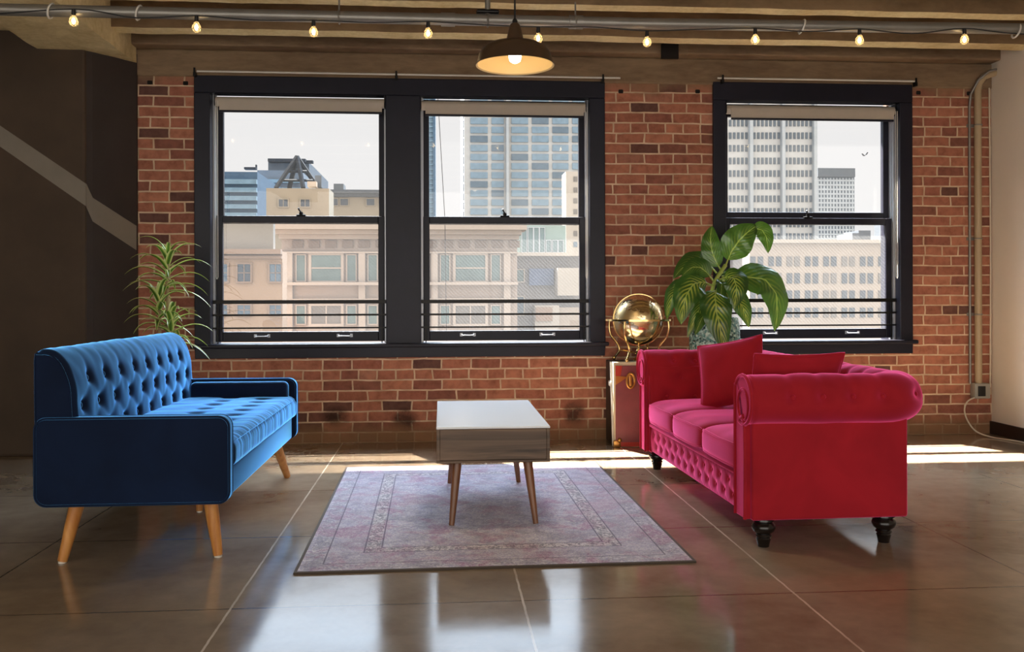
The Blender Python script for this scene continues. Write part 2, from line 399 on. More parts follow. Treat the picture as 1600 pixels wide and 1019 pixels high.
M = {}
M['brick'] = brick_mat()
M['lintel'] = concrete('lintel_concrete', lin('#6b5642'), lin('#917a60'), s=1.6, stretch=(0.6, 1, 2.5))
M['slab'] = concrete('ceiling_concrete', lin('#7a6248'), lin('#a58c68'), s=2.2, stretch=(0.5, 1.5, 1))
M['joist_soffit'] = concrete('lit_cream_soffit', lin('#c0a878'), lin('#ead8a8'), s=3.2)  # cream joist undersides, with bounce light from the floor put into the colour
M['joist'] = concrete('joist_concrete', lin('#6e583f'), lin('#94795a'), s=2.2, stretch=(0.5, 1.5, 1))
M['floor'] = floor_mat()
M['dark_wall'] = plain('dark_brown_paint', lin('#463729'), 0.8, var=0.18, vscale=3, bump=0.15, bscale=14)
M['column_paint'] = plain('charcoal_paint', lin('#372e2a'), 0.8, var=0.15, vscale=3)
M['stripe'] = plain('greige_stripe', lin('#80776a'), 0.8, var=0.05)
M['white_wall'] = plain('off_white_paint', lin('#e6dccc'), 0.75, var=0.03, vscale=2)
M['frame'] = plain('black_paint', lin('#1d1d29'), 0.4, var=0.15, vscale=5, spec=0.25)
M['liner'] = plain('jamb_liner_metal', lin('#b9bcc2'), 0.35, 0.3)
M['white_metal'] = plain('white_metal', lin('#d8d4cb'), 0.35)
M['black_metal'] = plain('black_metal', lin('#191716'), 0.4, 0.6)
M['glass_clear'] = glass_mat('window_glass', 0.003); M['glass_screen'] = glass_mat('screened_glass', 0.010)
M['blind'] = plain('blind_fabric', lin('#b5aa9c'), 0.85, var=0.04, bump=0.1, bscale=300)
M['galv'] = plain('galvanised_steel', lin('#8d8982'), 0.42, 0.55, var=0.08)
M['bronze'] = plain('bronze_enamel', lin('#7a6552'), 0.3, 0.75)
M['cream_enamel'] = plain('cream_enamel', lin('#e9cf9a'), 0.45)
M['rubber'] = plain('black_rubber', lin('#141210'), 0.6)
M['bulb'] = plain('lit_bulb', (1, 0.9, 0.7), 0.3, emit=((1, 0.82, 0.55), 12))
M['filament'] = plain('lit_filament', (1, 0.8, 0.5), 0.3, emit=((1, 0.72, 0.36), 18))
M['blue'] = velvet('blue_velvet', (0.004, 0.010, 0.032), (0.20, 0.58, 1.0), 1.0, 0.30, extra=((0.25, 1.0, 2.3), 0.34))
M['red'] = velvet('red_velvet', (0.35, 0.012, 0.020), (1.0, 0.22, 0.55), 0.9, 0.30, 0.85, 1.15, extra=((1.15, 0.11, 0.42), 0.42))
M['oak'] = wood('oak_leg', lin('#a8672c'), lin('#cf9350'), 'z', 0.4)
M['walnut'] = wood('walnut_leg', lin('#5e3b26'), lin('#8a5b3a'), 'z', 0.35)
M['table_wood'] = wood('rustic_veneer', lin('#35281f'), lin('#806650'), 'x', 0.5, 0.6)
M['table_top'] = plain('white_lacquer', lin('#eef1f5'), 0.2)
M['black_wood'] = plain('black_lacquer', lin('#17110f'), 0.22)
M['foot_white'] = plain('white_glide', lin('#cfc6b8'), 0.5)
M['gold'] = plain('polished_gold', (0.83, 0.58, 0.25), 0.16, 1.0)
M['brass'] = plain('aged_brass', lin('#c9954f'), 0.32, 0.8)
M['maroon'] = plain('maroon_leather', lin('#7c3a3f'), 0.45, var=0.15, vscale=6, bump=0.15, bscale=90)
M['trunk_red'] = plain('red_leather', lin('#b0301f'), 0.45)
M['trunk_black'] = plain('black_leather', lin('#2a2724'), 0.5, var=0.2)
M['trunk_cream'] = plain('cream_canvas', lin('#c8b89a'), 0.7)
M['strap'] = leaf_mat('striped_strap_leaf', 'strap'); M['leaf_v'] = leaf_mat('veined_leaf', 'veined'); M['leaf_g'] = leaf_mat('green_leaf', 'green')
M['stem'] = plain('green_stem', lin('#9fb04a'), 0.45); M['cane'] = plain('tan_cane', lin('#a08a62'), 0.7, var=0.2, vscale=30)
M['terracotta'] = plain('grey_pot', lin('#5c5650'), 0.6); M['soil'] = plain('soil', lin('#2d2119'), 0.95, bump=0.5)
def mosaic():
    k = NT('mosaic_glaze'); vo = k.n('TexVoronoi', Scale=70.0); k.t.links.new(k.obj(), vo.inputs['Vector'])
    r = k.n('SeparateXYZ', Vector=vo.outputs['Color']).outputs[0]
    k.set(Base__Color=k.ramp(r, [(0.0, lin('#2f4547')), (0.25, lin('#4f7e7c')), (0.5, lin('#7fa8a2')), (0.75, lin('#b4cfc6')), (1.0, lin('#456460'))]), Roughness=0.18, Metallic=0.2)
    k.bump(vo.outputs['Distance'], 0.5, 0.01); return k.m
M['mosaic'] = mosaic()
M['baseboard'] = plain('dark_baseboard', lin('#2f211b'), 0.45)
M['conduit_paint'] = plain('tan_painted_conduit', lin('#b09a7a'), 0.45)
M['grey_box'] = plain('grey_outlet_box', lin('#9a968c'), 0.45)
M['white_cord'] = plain('white_cord', lin('#cfc3ad'), 0.5)
M['pocket'] = plain('dark_pocket', lin('#1b1410'), 0.95)

# ---------------------------------------------------------------- room shell
WY = 6.93; ZT = 2.73; XR = 4.37; TH = 0.40
OP = [(-1.80, 1.225, 0.66, 2.74), (2.135, 3.685, 0.66, 2.745)]
b = MB()
b.box(-2.9, XR + 0.3, WY, WY + TH, -0.02, 0.66)
b.box(-2.9, OP[0][0], WY, WY + TH, 0.66, 2.745); b.box(OP[0][1], OP[1][0], WY, WY + TH, 0.66, 2.745); b.box(OP[1][1], XR + 0.3, WY, WY + TH, 0.66, 2.745)
struct(b.build('wall_front', M['brick'], smooth=False))
b = MB(); b.box(-2.9, XR + 0.3, WY - 0.012, WY + TH, 2.745, 2.945); b.box(-2.9, XR + 0.3, WY - 0.13, WY + TH, 2.945, 3.5)
struct(b.build('trim_1', M['lintel'], smooth=False, bevel=0.012))
b = MB()
for (px, py) in ((234, 129), (290, 130), (970, 143), (1090, 143), (1435, 145), (1514, 146)):
    p = P(px, py, WY); b.rbox(p.x - 0.022, p.x + 0.022, WY - 0.004, WY + 0.02, p.z - 0.018, p.z + 0.018, 0.011, 3)
p = P(1045, 82, WY - 0.13); b.box(p.x - 0.06, p.x + 0.07, WY - 0.155, WY - 0.125, p.z - 0.05, p.z + 0.06)
struct(b.build('trim_2', M['pocket'], smooth=False))
b = MB(); b.box(-7, XR + 0.3, -2.6, WY + 0.05, -0.15, 0); struct(b.build('floor', M['floor'], smooth=False))
b = MB(); b.box(-7, XR + 0.3, -2.6, WY + TH, 3.38, 3.6); struct(b.build('ceiling', M['slab'], smooth=False))
b = MB(); b.box(XR, XR + 0.2, -2.6, WY + 0.02, 0, 3.4); struct(b.build('wall_right', M['white_wall'], smooth=False))
b = MB(); b.box(XR - 0.018, XR, -2.6, WY, 0, 0.10); struct(b.build('baseboard_right', M['baseboard'], smooth=False, bevel=0.004))
b = MB(); b.box(-7, -2.475, 6.55, WY + 0.3, 0, 3.4); struct(b.build('wall_left', M['dark_wall'], smooth=False, bevel=0.02))
b = MB(); b.box(-7.2, -7, -2.6, WY, 0, 3.4); struct(b.build('wall_side', M['dark_wall'], smooth=False))
CA, CB = P(145, 300, 6.60), P(213.5, 300, 6.90)
b = MB(); b.prism([(-2.475, 6.57), (CA.x, CA.y), (CB.x, CB.y), (CB.x, WY + 0.1), (-2.475, WY + 0.1)], 0, 2.9, 'z'); struct(b.build('wall_column', M['column_paint'], smooth=False))
# pale diagonal stripe of thin slabs across the dark wall and the column
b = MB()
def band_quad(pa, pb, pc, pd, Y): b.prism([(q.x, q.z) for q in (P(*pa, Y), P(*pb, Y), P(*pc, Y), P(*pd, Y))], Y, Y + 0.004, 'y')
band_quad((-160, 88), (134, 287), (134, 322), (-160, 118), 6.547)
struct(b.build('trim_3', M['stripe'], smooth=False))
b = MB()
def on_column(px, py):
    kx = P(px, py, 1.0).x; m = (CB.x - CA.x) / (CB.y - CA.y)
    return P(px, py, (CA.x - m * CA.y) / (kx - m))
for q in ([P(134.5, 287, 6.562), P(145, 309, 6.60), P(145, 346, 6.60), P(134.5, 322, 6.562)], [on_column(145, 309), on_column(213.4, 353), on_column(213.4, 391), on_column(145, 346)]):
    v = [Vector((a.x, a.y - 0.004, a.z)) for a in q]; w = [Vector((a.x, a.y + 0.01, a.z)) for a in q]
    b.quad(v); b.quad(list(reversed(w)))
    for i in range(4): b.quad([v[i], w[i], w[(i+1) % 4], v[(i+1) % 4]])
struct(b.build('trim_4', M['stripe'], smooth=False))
# concrete ceiling beam running towards the camera, joists across
def rough_bar(x0, x1, y0, y1, z0, z1, name, mat, amp, n, axis):
    b = MB(); pr = [(0, 0), (0.5, 0), (1, 0), (1, 0.5), (1, 1), (0, 1), (0, 0.5)]
    def fn(u, v):
        j = int(round(v * len(pr))) % len(pr); a, c = pr[j]
        if axis == 'x': p = Vector((x0 + (x1-x0)*u, y0 + (y1-y0)*a, z0 + (z1-z0)*c))
        else: p = Vector((x0 + (x1-x0)*a, y0 + (y1-y0)*u, z0 + (z1-z0)*c))
        if c < 0.9:
            d = noise.noise_vector(p * 2.3) * amp + noise.noise_vector(p * 11) * amp * 0.4
            if axis == 'x': d.x = 0
            else: d.y = 0
            p += d
        return p
    b.grid(fn, n, len(pr), closev=True)
    b.bm.normal_update()
    for f in b.bm.faces:
        if abs(f.normal.z) > 0.6 and f.calc_center_median().z < z0 + 0.08: f.material_index = 1
    return struct(b.build(name, mat, smooth=True, angle=50))
rough_bar(-2.79, -2.245, -2.6, WY - 0.03, 2.83, 3.4, 'ceiling_beam', [M['joist_soffit'], M['joist_soffit']], 0.012, 120, 'y')
for i, yc in enumerate([6.465 - 0.70 * k for k in range(13)]):
    w = 0.075 if i == 0 else 0.06
    rough_bar(-7, XR, yc - w, yc + w, 2.95, 3.4, 'ceiling_joist', [M['joist'], M['joist_soffit']], 0.007, 160, 'x')

# ---------------------------------------------------------------- windows
def make_window(name, ops, x0, x1, zc0, zc1, meet=0.0):
    """ops: clear openings (x0, x1) inside the casing"""
    zi0, zi1 = 0.752, 2.625
    b = MB()
    b.box(x0, x1, WY - 0.025, WY + 0.10, zi1, zc1)
    xs = [x0] + [v for o in ops for v in o] + [x1]
    for i in range(0, len(xs), 2): b.box(xs[i], xs[i+1], WY - 0.025, WY + 0.30, 0.70, zi1)
    b.box(x0 + 0.02, x1 - 0.02, WY + 0.02, WY + 0.38, 0.67, 0.745)
    root = struct(b.build(name, M['frame'], smooth=False, bevel=0.006))
    MB().box(x0 + 0.005, x1 - 0.005, WY - 0.03, WY, 0.645, 0.725).build('apron', M['frame'], root, False, bevel=0.004)
    MB().box(x0 - 0.02, x1 + 0.02, WY - 0.075, WY + 0.06, 0.722, 0.752).build('sill', M['frame'], root, False, bevel=0.008)
    for (a, c) in ops:
        for sx in (a, c):
            s = 1 if sx == a else -1
            bb = MB(); bb.box(min(sx, sx + s*0.014), max(sx, sx + s*0.014), WY + 0.055, WY + 0.075, zi0, zi1); bb.box(min(sx, sx + s*0.018), max(sx, sx + s*0.018), WY + 0.085, WY + 0.125, zi0, zi1)
            bb.build('jamb_liner', M['liner'], root, False)
        # upper sash (outer track) and lower sash (inner track)
        for part, ya, z0, z1, st, rb, rt_, gm in (('upper_sash', WY + 0.125, 1.662 + meet, zi1, 0.045, 0.05 + meet * 0.6, 0.10, 'glass_clear'), ('lower_sash', WY + 0.078, zi0 + 0.012, 1.718, 0.048, 0.075, 0.052, 'glass_screen')):
            bb = MB(); u, v = a + 0.016, c - 0.016
            bb.box(u, u + st, ya, ya + 0.042, z0, z1); bb.box(v - st, v, ya, ya + 0.042, z0, z1)
            bb.box(u + st, v - st, ya, ya + 0.042, z0, z0 + rb); bb.box(u + st, v - st, ya, ya + 0.042, z1 - rt_, z1)
            so = bb.build(part, M['frame'], root, False, bevel=0.004)
            gb = MB(); gb.box(u + st, v - st, ya + 0.018, ya + 0.022, z0 + rb, z1 - rt_); gb.build('pane', M[gm], so, False)
            if part == 'lower_sash':
                m = (u + v) / 2; lb = MB()
                lb.rbox(m - 0.035, m + 0.035, ya - 0.002, ya + 0.03, z1, z1 + 0.012, 0.004, 2); lb.lathe([(0, 0.03), (0.014, 0.03), (0.016, 0.012), (0, 0.012)], (m, ya + 0.014, z1), 12)
                lb.tube([(m, ya + 0.014, z1 + 0.028), (m - 0.012, ya, z1 + 0.045), (m - 0.018, ya - 0.006, z1 + 0.06)], 0.006, 8)
                lb.build('sash_lock', M['black_metal'], so)
                for t in (0.27, 0.76):
                    hx = u + (v - u) * t; hb = MB()
                    hb.tube([(hx - 0.05, ya, z0 + 0.045), (hx - 0.042, ya - 0.022, z0 + 0.04), (hx + 0.042, ya - 0.022, z0 + 0.04), (hx + 0.05, ya, z0 + 0.045)], 0.005, 8)
                    hb.box(hx - 0.06, hx - 0.04, ya - 0.004, ya, z0 + 0.032, z0 + 0.056); hb.box(hx + 0.04, hx + 0.06, ya - 0.004, ya, z0 + 0.032, z0 + 0.056)
                    hb.build('sash_lift', M['liner'], so)
        gy = WY + 0.045
        for z, r in ((1.065, 0.014), (0.966, 0.0075), (0.868, 0.006)):
            MB().box(a, c, gy - r * 0.6, gy + r * 0.6, z - r, z + r).build('guard_bar', M['black_metal'], root, False)
        for sx in (a + 0.035, c - 0.035):
            MB().box(sx - 0.004, sx + 0.004, gy + 0.002, gy + 0.014, zi0, 1.07).build('guard_bracket', M['black_metal'], root, False)
    return root
make_window('window_1', [(-1.712, -0.418), (-0.155, 1.135)], -1.83, 1.255, 0.64, 2.752)
make_window('window_2', [(2.205, 3.605)], 2.105, 3.71, 0.64, 2.765, 0.035)

def roller_blind(x0, x1, zt, where, side):
    t = thing('roller_blind', ((x0 + x1) / 2, WY + 0.02, zt), 'rolled up beige roller blind above the ' + where, 'blind', 'roller blinds')
    yc, zc = WY + 0.012, zt - 0.055
    def cyl(u, v): a = 2 * PI * v; return (x0 + (x1 - x0) * u, yc + 0.036 * math.cos(a), zc + 0.036 * math.sin(a))
    b = MB(); b.grid(cyl, 1, 24, closev=True); b.build('fabric_roll', M['blind'], t)
    b = MB(); b.box(x0 + 0.03, x1 - 0.015, yc - 0.037, yc - 0.0345, zt - 0.125, zc); b.build('fabric', M['blind'], t, False)
    b = MB(); b.rbox(x0 + 0.03, x1 - 0.015, yc - 0.042, yc - 0.03, zt - 0.142, zt - 0.125, 0.004, 2); b.build('bottom_bar', M['frame'], t)
    for sx in (x0 - 0.008, x1 + 0.002):
        b = MB(); b.box(sx, sx + 0.006, yc - 0.03, yc + 0.03, zt - 0.09, zt); b.build('bracket', M['black_metal'], t, False)
    cx = x1 - 0.004 if side > 0 else x0 + 0.006
    b = MB(); b.tube([(cx, yc - 0.045, zt - 0.06), (cx, yc - 0.046, zt - 0.45), (cx + 0.001, yc - 0.046, 1.25), (cx + 0.008, yc - 0.05, 1.235), (cx + 0.014, yc - 0.046, 1.25), (cx + 0.014, yc - 0.045, zt - 0.06)], 0.0025, 6)
    b.build('bead_chain', M['white_metal'], t)
    return t
roller_blind(-1.675, -0.43, 2.62, 'left sash of the double window', -1)
roller_blind(-0.148, 1.105, 2.61, 'right sash of the double window', 1)
roller_blind(2.215, 3.57, 2.612, 'single window behind the crimson sofa', 1)

def rod(x0, x1, z, brk, lab):
    t = thing('curtain_rod', ((x0 + x1) / 2, WY - 0.04, z), lab, 'curtain rod', 'curtain rods')
    b = MB(); b.tube([(x0, WY - 0.05, z), (x1, WY - 0.05, z)], 0.0075, 10); b.build('pole', M['white_metal'], t)
    for x in brk:
        b = MB(); b.box(x - 0.007, x + 0.007, WY - 0.058, WY - 0.02, z - 0.012, z - 0.006); b.box(x - 0.009, x + 0.009, WY - 0.066, WY - 0.026, z - 0.04, z - 0.01); b.box(x - 0.007, x + 0.007, WY - 0.064, WY - 0.058, z - 0.012, z + 0.024)
        b.build('bracket', M['black_metal'], t, False)
rod(-1.80, 1.37, 2.774, (-1.815, -0.335, 1.235), 'long thin white curtain rod along the top of the double window')
rod(2.13, 3.73, 2.786, (2.17, 3.72), 'short thin white curtain rod along the top of the single window')

# ---------------------------------------------------------------- ceiling services
t = thing('ceiling_pipe', (0.8, 5.2, 2.68), 'grey metal pipe running under the concrete joists', 'pipe')
PY = 5.2; PZ = 2.683; PR = 0.033
pth = [(-7.0, PY, PZ + .005), (-2.4, PY, PZ + .004), (1.15, PY, PZ), (4.3, PY, PZ + .022)]
b = MB(); b.tube(pth, PR, 20); b.build('pipe', M['galv'], t)
for px in (700, 900):
    x = P(px, 30, PY).x; b = MB(); b.tube([(x - 0.04, PY, PZ), (x + 0.04, PY, PZ)], PR + 0.006, 20); b.build('coupling', M['galv'], t)
def hoop(x, r, tilt=0.0):
    b = MB(); b.tube([(x + tilt*math.sin(2*PI*i/20), PY + r*math.cos(2*PI*i/20), PZ + .002 + r*math.sin(2*PI*i/20)) for i in range(20)], 0.0055, 6, closed=True); return b
for px, z1 in ((762, 3.38), (530, 3.38), (899, 2.80)):
    x = P(px, 30, PY).x
    hoop(x, PR + 0.004).build('clamp', M['galv'], t)
    b = MB(); b.tube([(x, PY, PZ + PR), (x, PY, z1)], 0.016 if px == 762 else 0.005, 12); b.build('hanger_rod', M['galv'], t)
x = P(762, 30, PY).x
b = MB(); b.rbox(x - 0.065, x + 0.065, PY - .03, PY + .03, PZ + PR + 0.004, PZ + PR + 0.024, 0.008, 2); b.build('saddle', M['black_metal'], t)

t = thing('string_lights', (0.6, 5.17, 2.6), 'festoon string of small round glowing bulbs looped along the ceiling pipe', 'string lights')
BY = PY - 0.035
bul = [(P(px, py, BY).x, P(px, py, BY).z + 0.02) for px, py in ((115, 33), (307, 43), (490, 50), (669, 52), (841, 60), (1011, 66), (1180, 62), (1343, 63), (1507, 62))]
w = [(-3.4, PY, PZ - .04), (-2.6, PY - .02, PZ - 0.038)]
for i, (x, z) in enumerate(bul):
    w.append((x, BY, z + 0.046))
    if i < 8:
        x2, z2 = bul[i + 1]; w.append(((x + x2) / 2, BY, min(PZ - 0.036, (z + z2) / 2 + 0.075)))
w += [(P(1588, 41, PY).x, PY - .02, PZ - .02), (4.3, PY, PZ - 0.03)]
def smooth_path(p, n=5):
    p = [Vector(q) for q in p]; out = []
    for i in range(len(p) - 1):
        p0, p1, p2, p3 = p[max(i-1, 0)], p[i], p[i+1], p[min(i+2, len(p)-1)]
        for k in range(n):
            s = k / n; out.append(0.5 * ((2*p1) + (p2-p0)*s + (2*p0-5*p1+4*p2-p3)*s*s + (3*p1-p0-3*p2+p3)*s**3))
    return out + [p[-1]]
b = MB(); b.tube(smooth_path(w), 0.0035, 6); b.build('cable', M['rubber'], t)
bulb_glass = glass_mat('bulb_glass', 0.25, (1, 0.85, 0.6))
for (x, z) in bul:
    b = MB(); b.lathe([(0, 0.046), (0.010, 0.046), (0.012, 0.018), (0.010, 0.011), (0, 0.011)], (x, BY, z), 12); b.build('socket', M['rubber'], t)
    b = MB(); b.lathe([(0.009, 0.014), (0.013, 0.007), (0.023, -0.011), (0.026, -0.023), (0.021, -0.039), (0.011, -0.047), (0, -0.049)], (x, BY, z), 16); o = b.build('bulb', bulb_glass, t)
    b = MB(); b.lathe([(0, 0.0), (0.006, -0.006), (0.011, -0.020), (0.006, -0.034), (0, -0.038)], (x, BY, z), 10); b.build('filament', M['filament'], o)
for px in (80, 217, 1253, 1588): hoop(P(px, 30, PY).x, PR + 0.006, 0.012).build('tie', M['white_metal'], t)

# pendant lamp
pc = Vector((0.3585, 4.4, 2.222))
t = thing('pendant_lamp', (pc.x, pc.y, 2.95), 'bronze barn pendant lamp with lit bulb hanging from the ceiling', 'pendant lamp')
b = MB(); pr = [(0.192, 0.0), (0.186, 0.008), (0.176, 0.05), (0.160, 0.078), (0.128, 0.100), (0.085, 0.112), (0.047, 0.118), (0.042, 0.125), (0.036, 0.155), (0.026, 0.195), (0.018, 0.205), (0, 0.207)]
b.lathe(pr, pc, 48, 0)
inn = [(r - 0.004 if r > 0.02 else r, z - 0.003) for r, z in pr[:7]] ; inn[0] = (0.190, 0.0); inn += [(0.03, 0.114), (0, 0.113)]
b.lathe(inn, pc, 48, 1); b.build('lamp_shade', [M['bronze'], M['cream_enamel']], t, angle=35)
b = MB(); b.tube([(pc.x, pc.y, 2.42), (pc.x, pc.y, 2.93)], 0.0045, 8); b.build('cord', M['rubber'], t)
b = MB(); b.lathe([(0, 2.424), (0.012, 2.424), (0.013, 2.44), (0.006, 2.452), (0, 2.452)], (pc.x, pc.y, 0), 12); b.build('cord_grip', M['rubber'], t)
b = MB(); b.lathe([(0, 2.95), (0.06, 2.95), (0.055, 2.925), (0.01, 2.915), (0, 2.915)], (pc.x, pc.y, 0), 24); b.build('canopy', M['bronze'], t)
b = MB(); b.lathe([(0.014, 0.105), (0.016, 0.09), (0.028, 0.065), (0.032, 0.045), (0.026, 0.022), (0.012, 0.013), (0, 0.011)], pc, 20); b.build('bulb', M['bulb'], t)
pl = bpy.data.lights.new('pendant_glow', 'SPOT'); pl.energy = 30; pl.color = (1, 0.78, 0.5); pl.spot_size = math.radians(150); pl.spot_blend = 0.5; pl.shadow_soft_size = 0.03
po = bpy.data.objects.new('pendant_glow', pl); COL.objects.link(po); po.location = (pc.x, pc.y, pc.z + 0.005)

# conduit and outlet by the right-hand corner
t = thing('wall_conduit', (4.23, 6.9, 0.35), 'tan vertical conduit pipes beside the white wall, bent over at top', 'conduit pipe')
b = MB(); b.tube([(4.24, WY - 0.035, 0.40), (4.24, WY - 0.035, 2.72), (4.25, WY - 0.037, 2.78), (4.28, WY - 0.05, 2.83), (4.33, WY - 0.06, 2.85), (4.37, WY - 0.06, 2.86)], 0.027, 14); b.build('pipe', M['conduit_paint'], t)
b = MB(); b.tube([(4.185, WY - 0.012, 0.40), (4.185, WY - 0.012, 2.60), (4.195, WY - 0.014, 2.70), (4.23, WY - 0.06, 2.80), (4.30, WY - 0.09, 2.865), (4.36, WY - 0.09, 2.88)], 0.010, 10); b.build('pipe', M['galv'], t)
for z in (0.95, 1.55, 2.45):
    b = MB(); b.box(4.165, 4.275, WY - 0.008, WY, z - 0.012, z + 0.012); b.tube([(4.24 + 0.03*math.cos(a), WY - 0.03 + 0.034*math.sin(a)*-1, z) for a in [PI*i/8 for i in range(9)]], 0.006, 6); b.build('strap', M['galv'], t)
t = thing('outlet_box', (4.25, 6.9, 0.35), 'grey surface outlet box at the foot of the conduit', 'outlet')
b = MB(); b.rbox(4.19, 4.32, WY - 0.07, WY, 0.285, 0.405, 0.008, 2); b.build('box', M['grey_box'], t)
b = MB(); b.rbox(4.215, 4.275, WY - 0.076, WY - 0.068, 0.305, 0.385, 0.003, 2); b.build('socket', M['rubber'], t)
t = thing('power_cord', (4.2, 6.85, 0.0), 'white cord looping from the outlet box down to the floor', 'cord')
b = MB(); b.tube(smooth_path([(4.21, WY - 0.06, 0.30), (4.13, WY - 0.06, 0.26), (4.10, WY - 0.08, 0.17), (4.15, WY - 0.12, 0.05), (4.22, WY - 0.22, 0.008), (4.30, WY - 0.45, 0.007), (4.34, WY - 0.8, 0.007)]), 0.006, 8); b.build('cable', M['white_cord'], t)
b = MB(); b.tube(smooth_path([(4.345, WY - 0.02, 2.75), (4.352, WY - 0.02, 1.5), (4.345, WY - 0.025, 0.6), (4.335, WY - 0.035, 0.37)]), 0.006, 8); b.build('cable', M['white_cord'], t)

# ---------------------------------------------------------------- rug and table
RW, RL, RC = 1.635, 2.25, (0.214, 4.79)
b = MB(); b.rbox(RC[0]-RW/2, RC[0]+RW/2, RC[1]-RL/2, RC[1]+RL/2, 0.0, 0.009, 0.003, 2)
o = b.build('rug', rug_mat(RW, RL), loc=(RC[0], RC[1], 0)); o.rotation_euler.z = math.radians(0.7)
tag(o, 'faded lavender and grey oriental rug lying on the concrete floor', 'rug')

t = thing('coffee_table', (0.245, 4.85, 0.009), 'white topped wooden coffee table on tapered legs standing on the rug', 'coffee table')
tx0, tx1, ty0, ty1 = -0.026, 0.513, 4.30, 5.39
b = MB(); b.box(tx0, tx1, ty0, ty1, 0.313, 0.325); b.box(tx0, tx0 + 0.016, ty0, ty1, 0.325, 0.474); b.box(tx1 - 0.016, tx1, ty0, ty1, 0.325, 0.474); b.box(tx0 + 0.016, tx1 - 0.016, ty0 + 0.018, ty1 - 0.018, 0.325, 0.474)
b.build('body', M['table_wood'], t, False, bevel=0.002)
b = MB(); b.box(tx0 + 0.0165, tx1 - 0.0165, ty0 + 0.0005, ty0 + 0.018, 0.3265, 0.4725); b.build('end_panel', M['table_wood'], t, False, bevel=0.002)
b = MB(); b.box(tx0 - 0.001, tx1 + 0.001, ty0 - 0.001, ty1 + 0.001, 0.474, 0.484); b.build('table_top', M['table_top'], t, False, bevel=0.003)
for (sx, sy) in ((0, 0), (1, 0), (0, 1), (1, 1)):
    top = Vector((tx0 + 0.10 if sx == 0 else tx1 - 0.10, ty0 + 0.10 if sy == 0 else ty1 - 0.10, 0.313))
    ft = Vector((0.045 if sx == 0 else 0.449, 4.345 if sy == 0 else 5.335, 0.0095))
    b = MB(); b.tube([top, top.lerp(ft, 0.5), ft], [0.024, 0.019, 0.013], 16); b.build('leg', M['walnut'], t)

# ---------------------------------------------------------------- blue sofa
def rrect(x0, x1, z0, z1, r, n=6):
    out = []
    for (cx, cz, a0) in ((x1 - r, z1 - r, 0), (x0 + r, z1 - r, 90), (x0 + r, z0 + r, 180), (x1 - r, z0 + r, 270)):
        for k in range(n + 1):
            a = math.radians(a0 + 90 * k / n); out.append((cx + r*math.cos(a), cz + r*math.sin(a)))
    return out
def dome(c, r, nrm, b, h=0.5):
    """upholstery button: a flattened ball"""
    q = Vector((0, 0, 1)).rotation_difference(Vector(nrm)).to_matrix()
    t = bmesh.new(); bmesh.ops.create_uvsphere(t, u_segments=10, v_segments=6, radius=r)
    for v in t.verts: v.co = Vector(c) + q @ Vector((v.co.x, v.co.y, v.co.z * h))
    b.add(t)

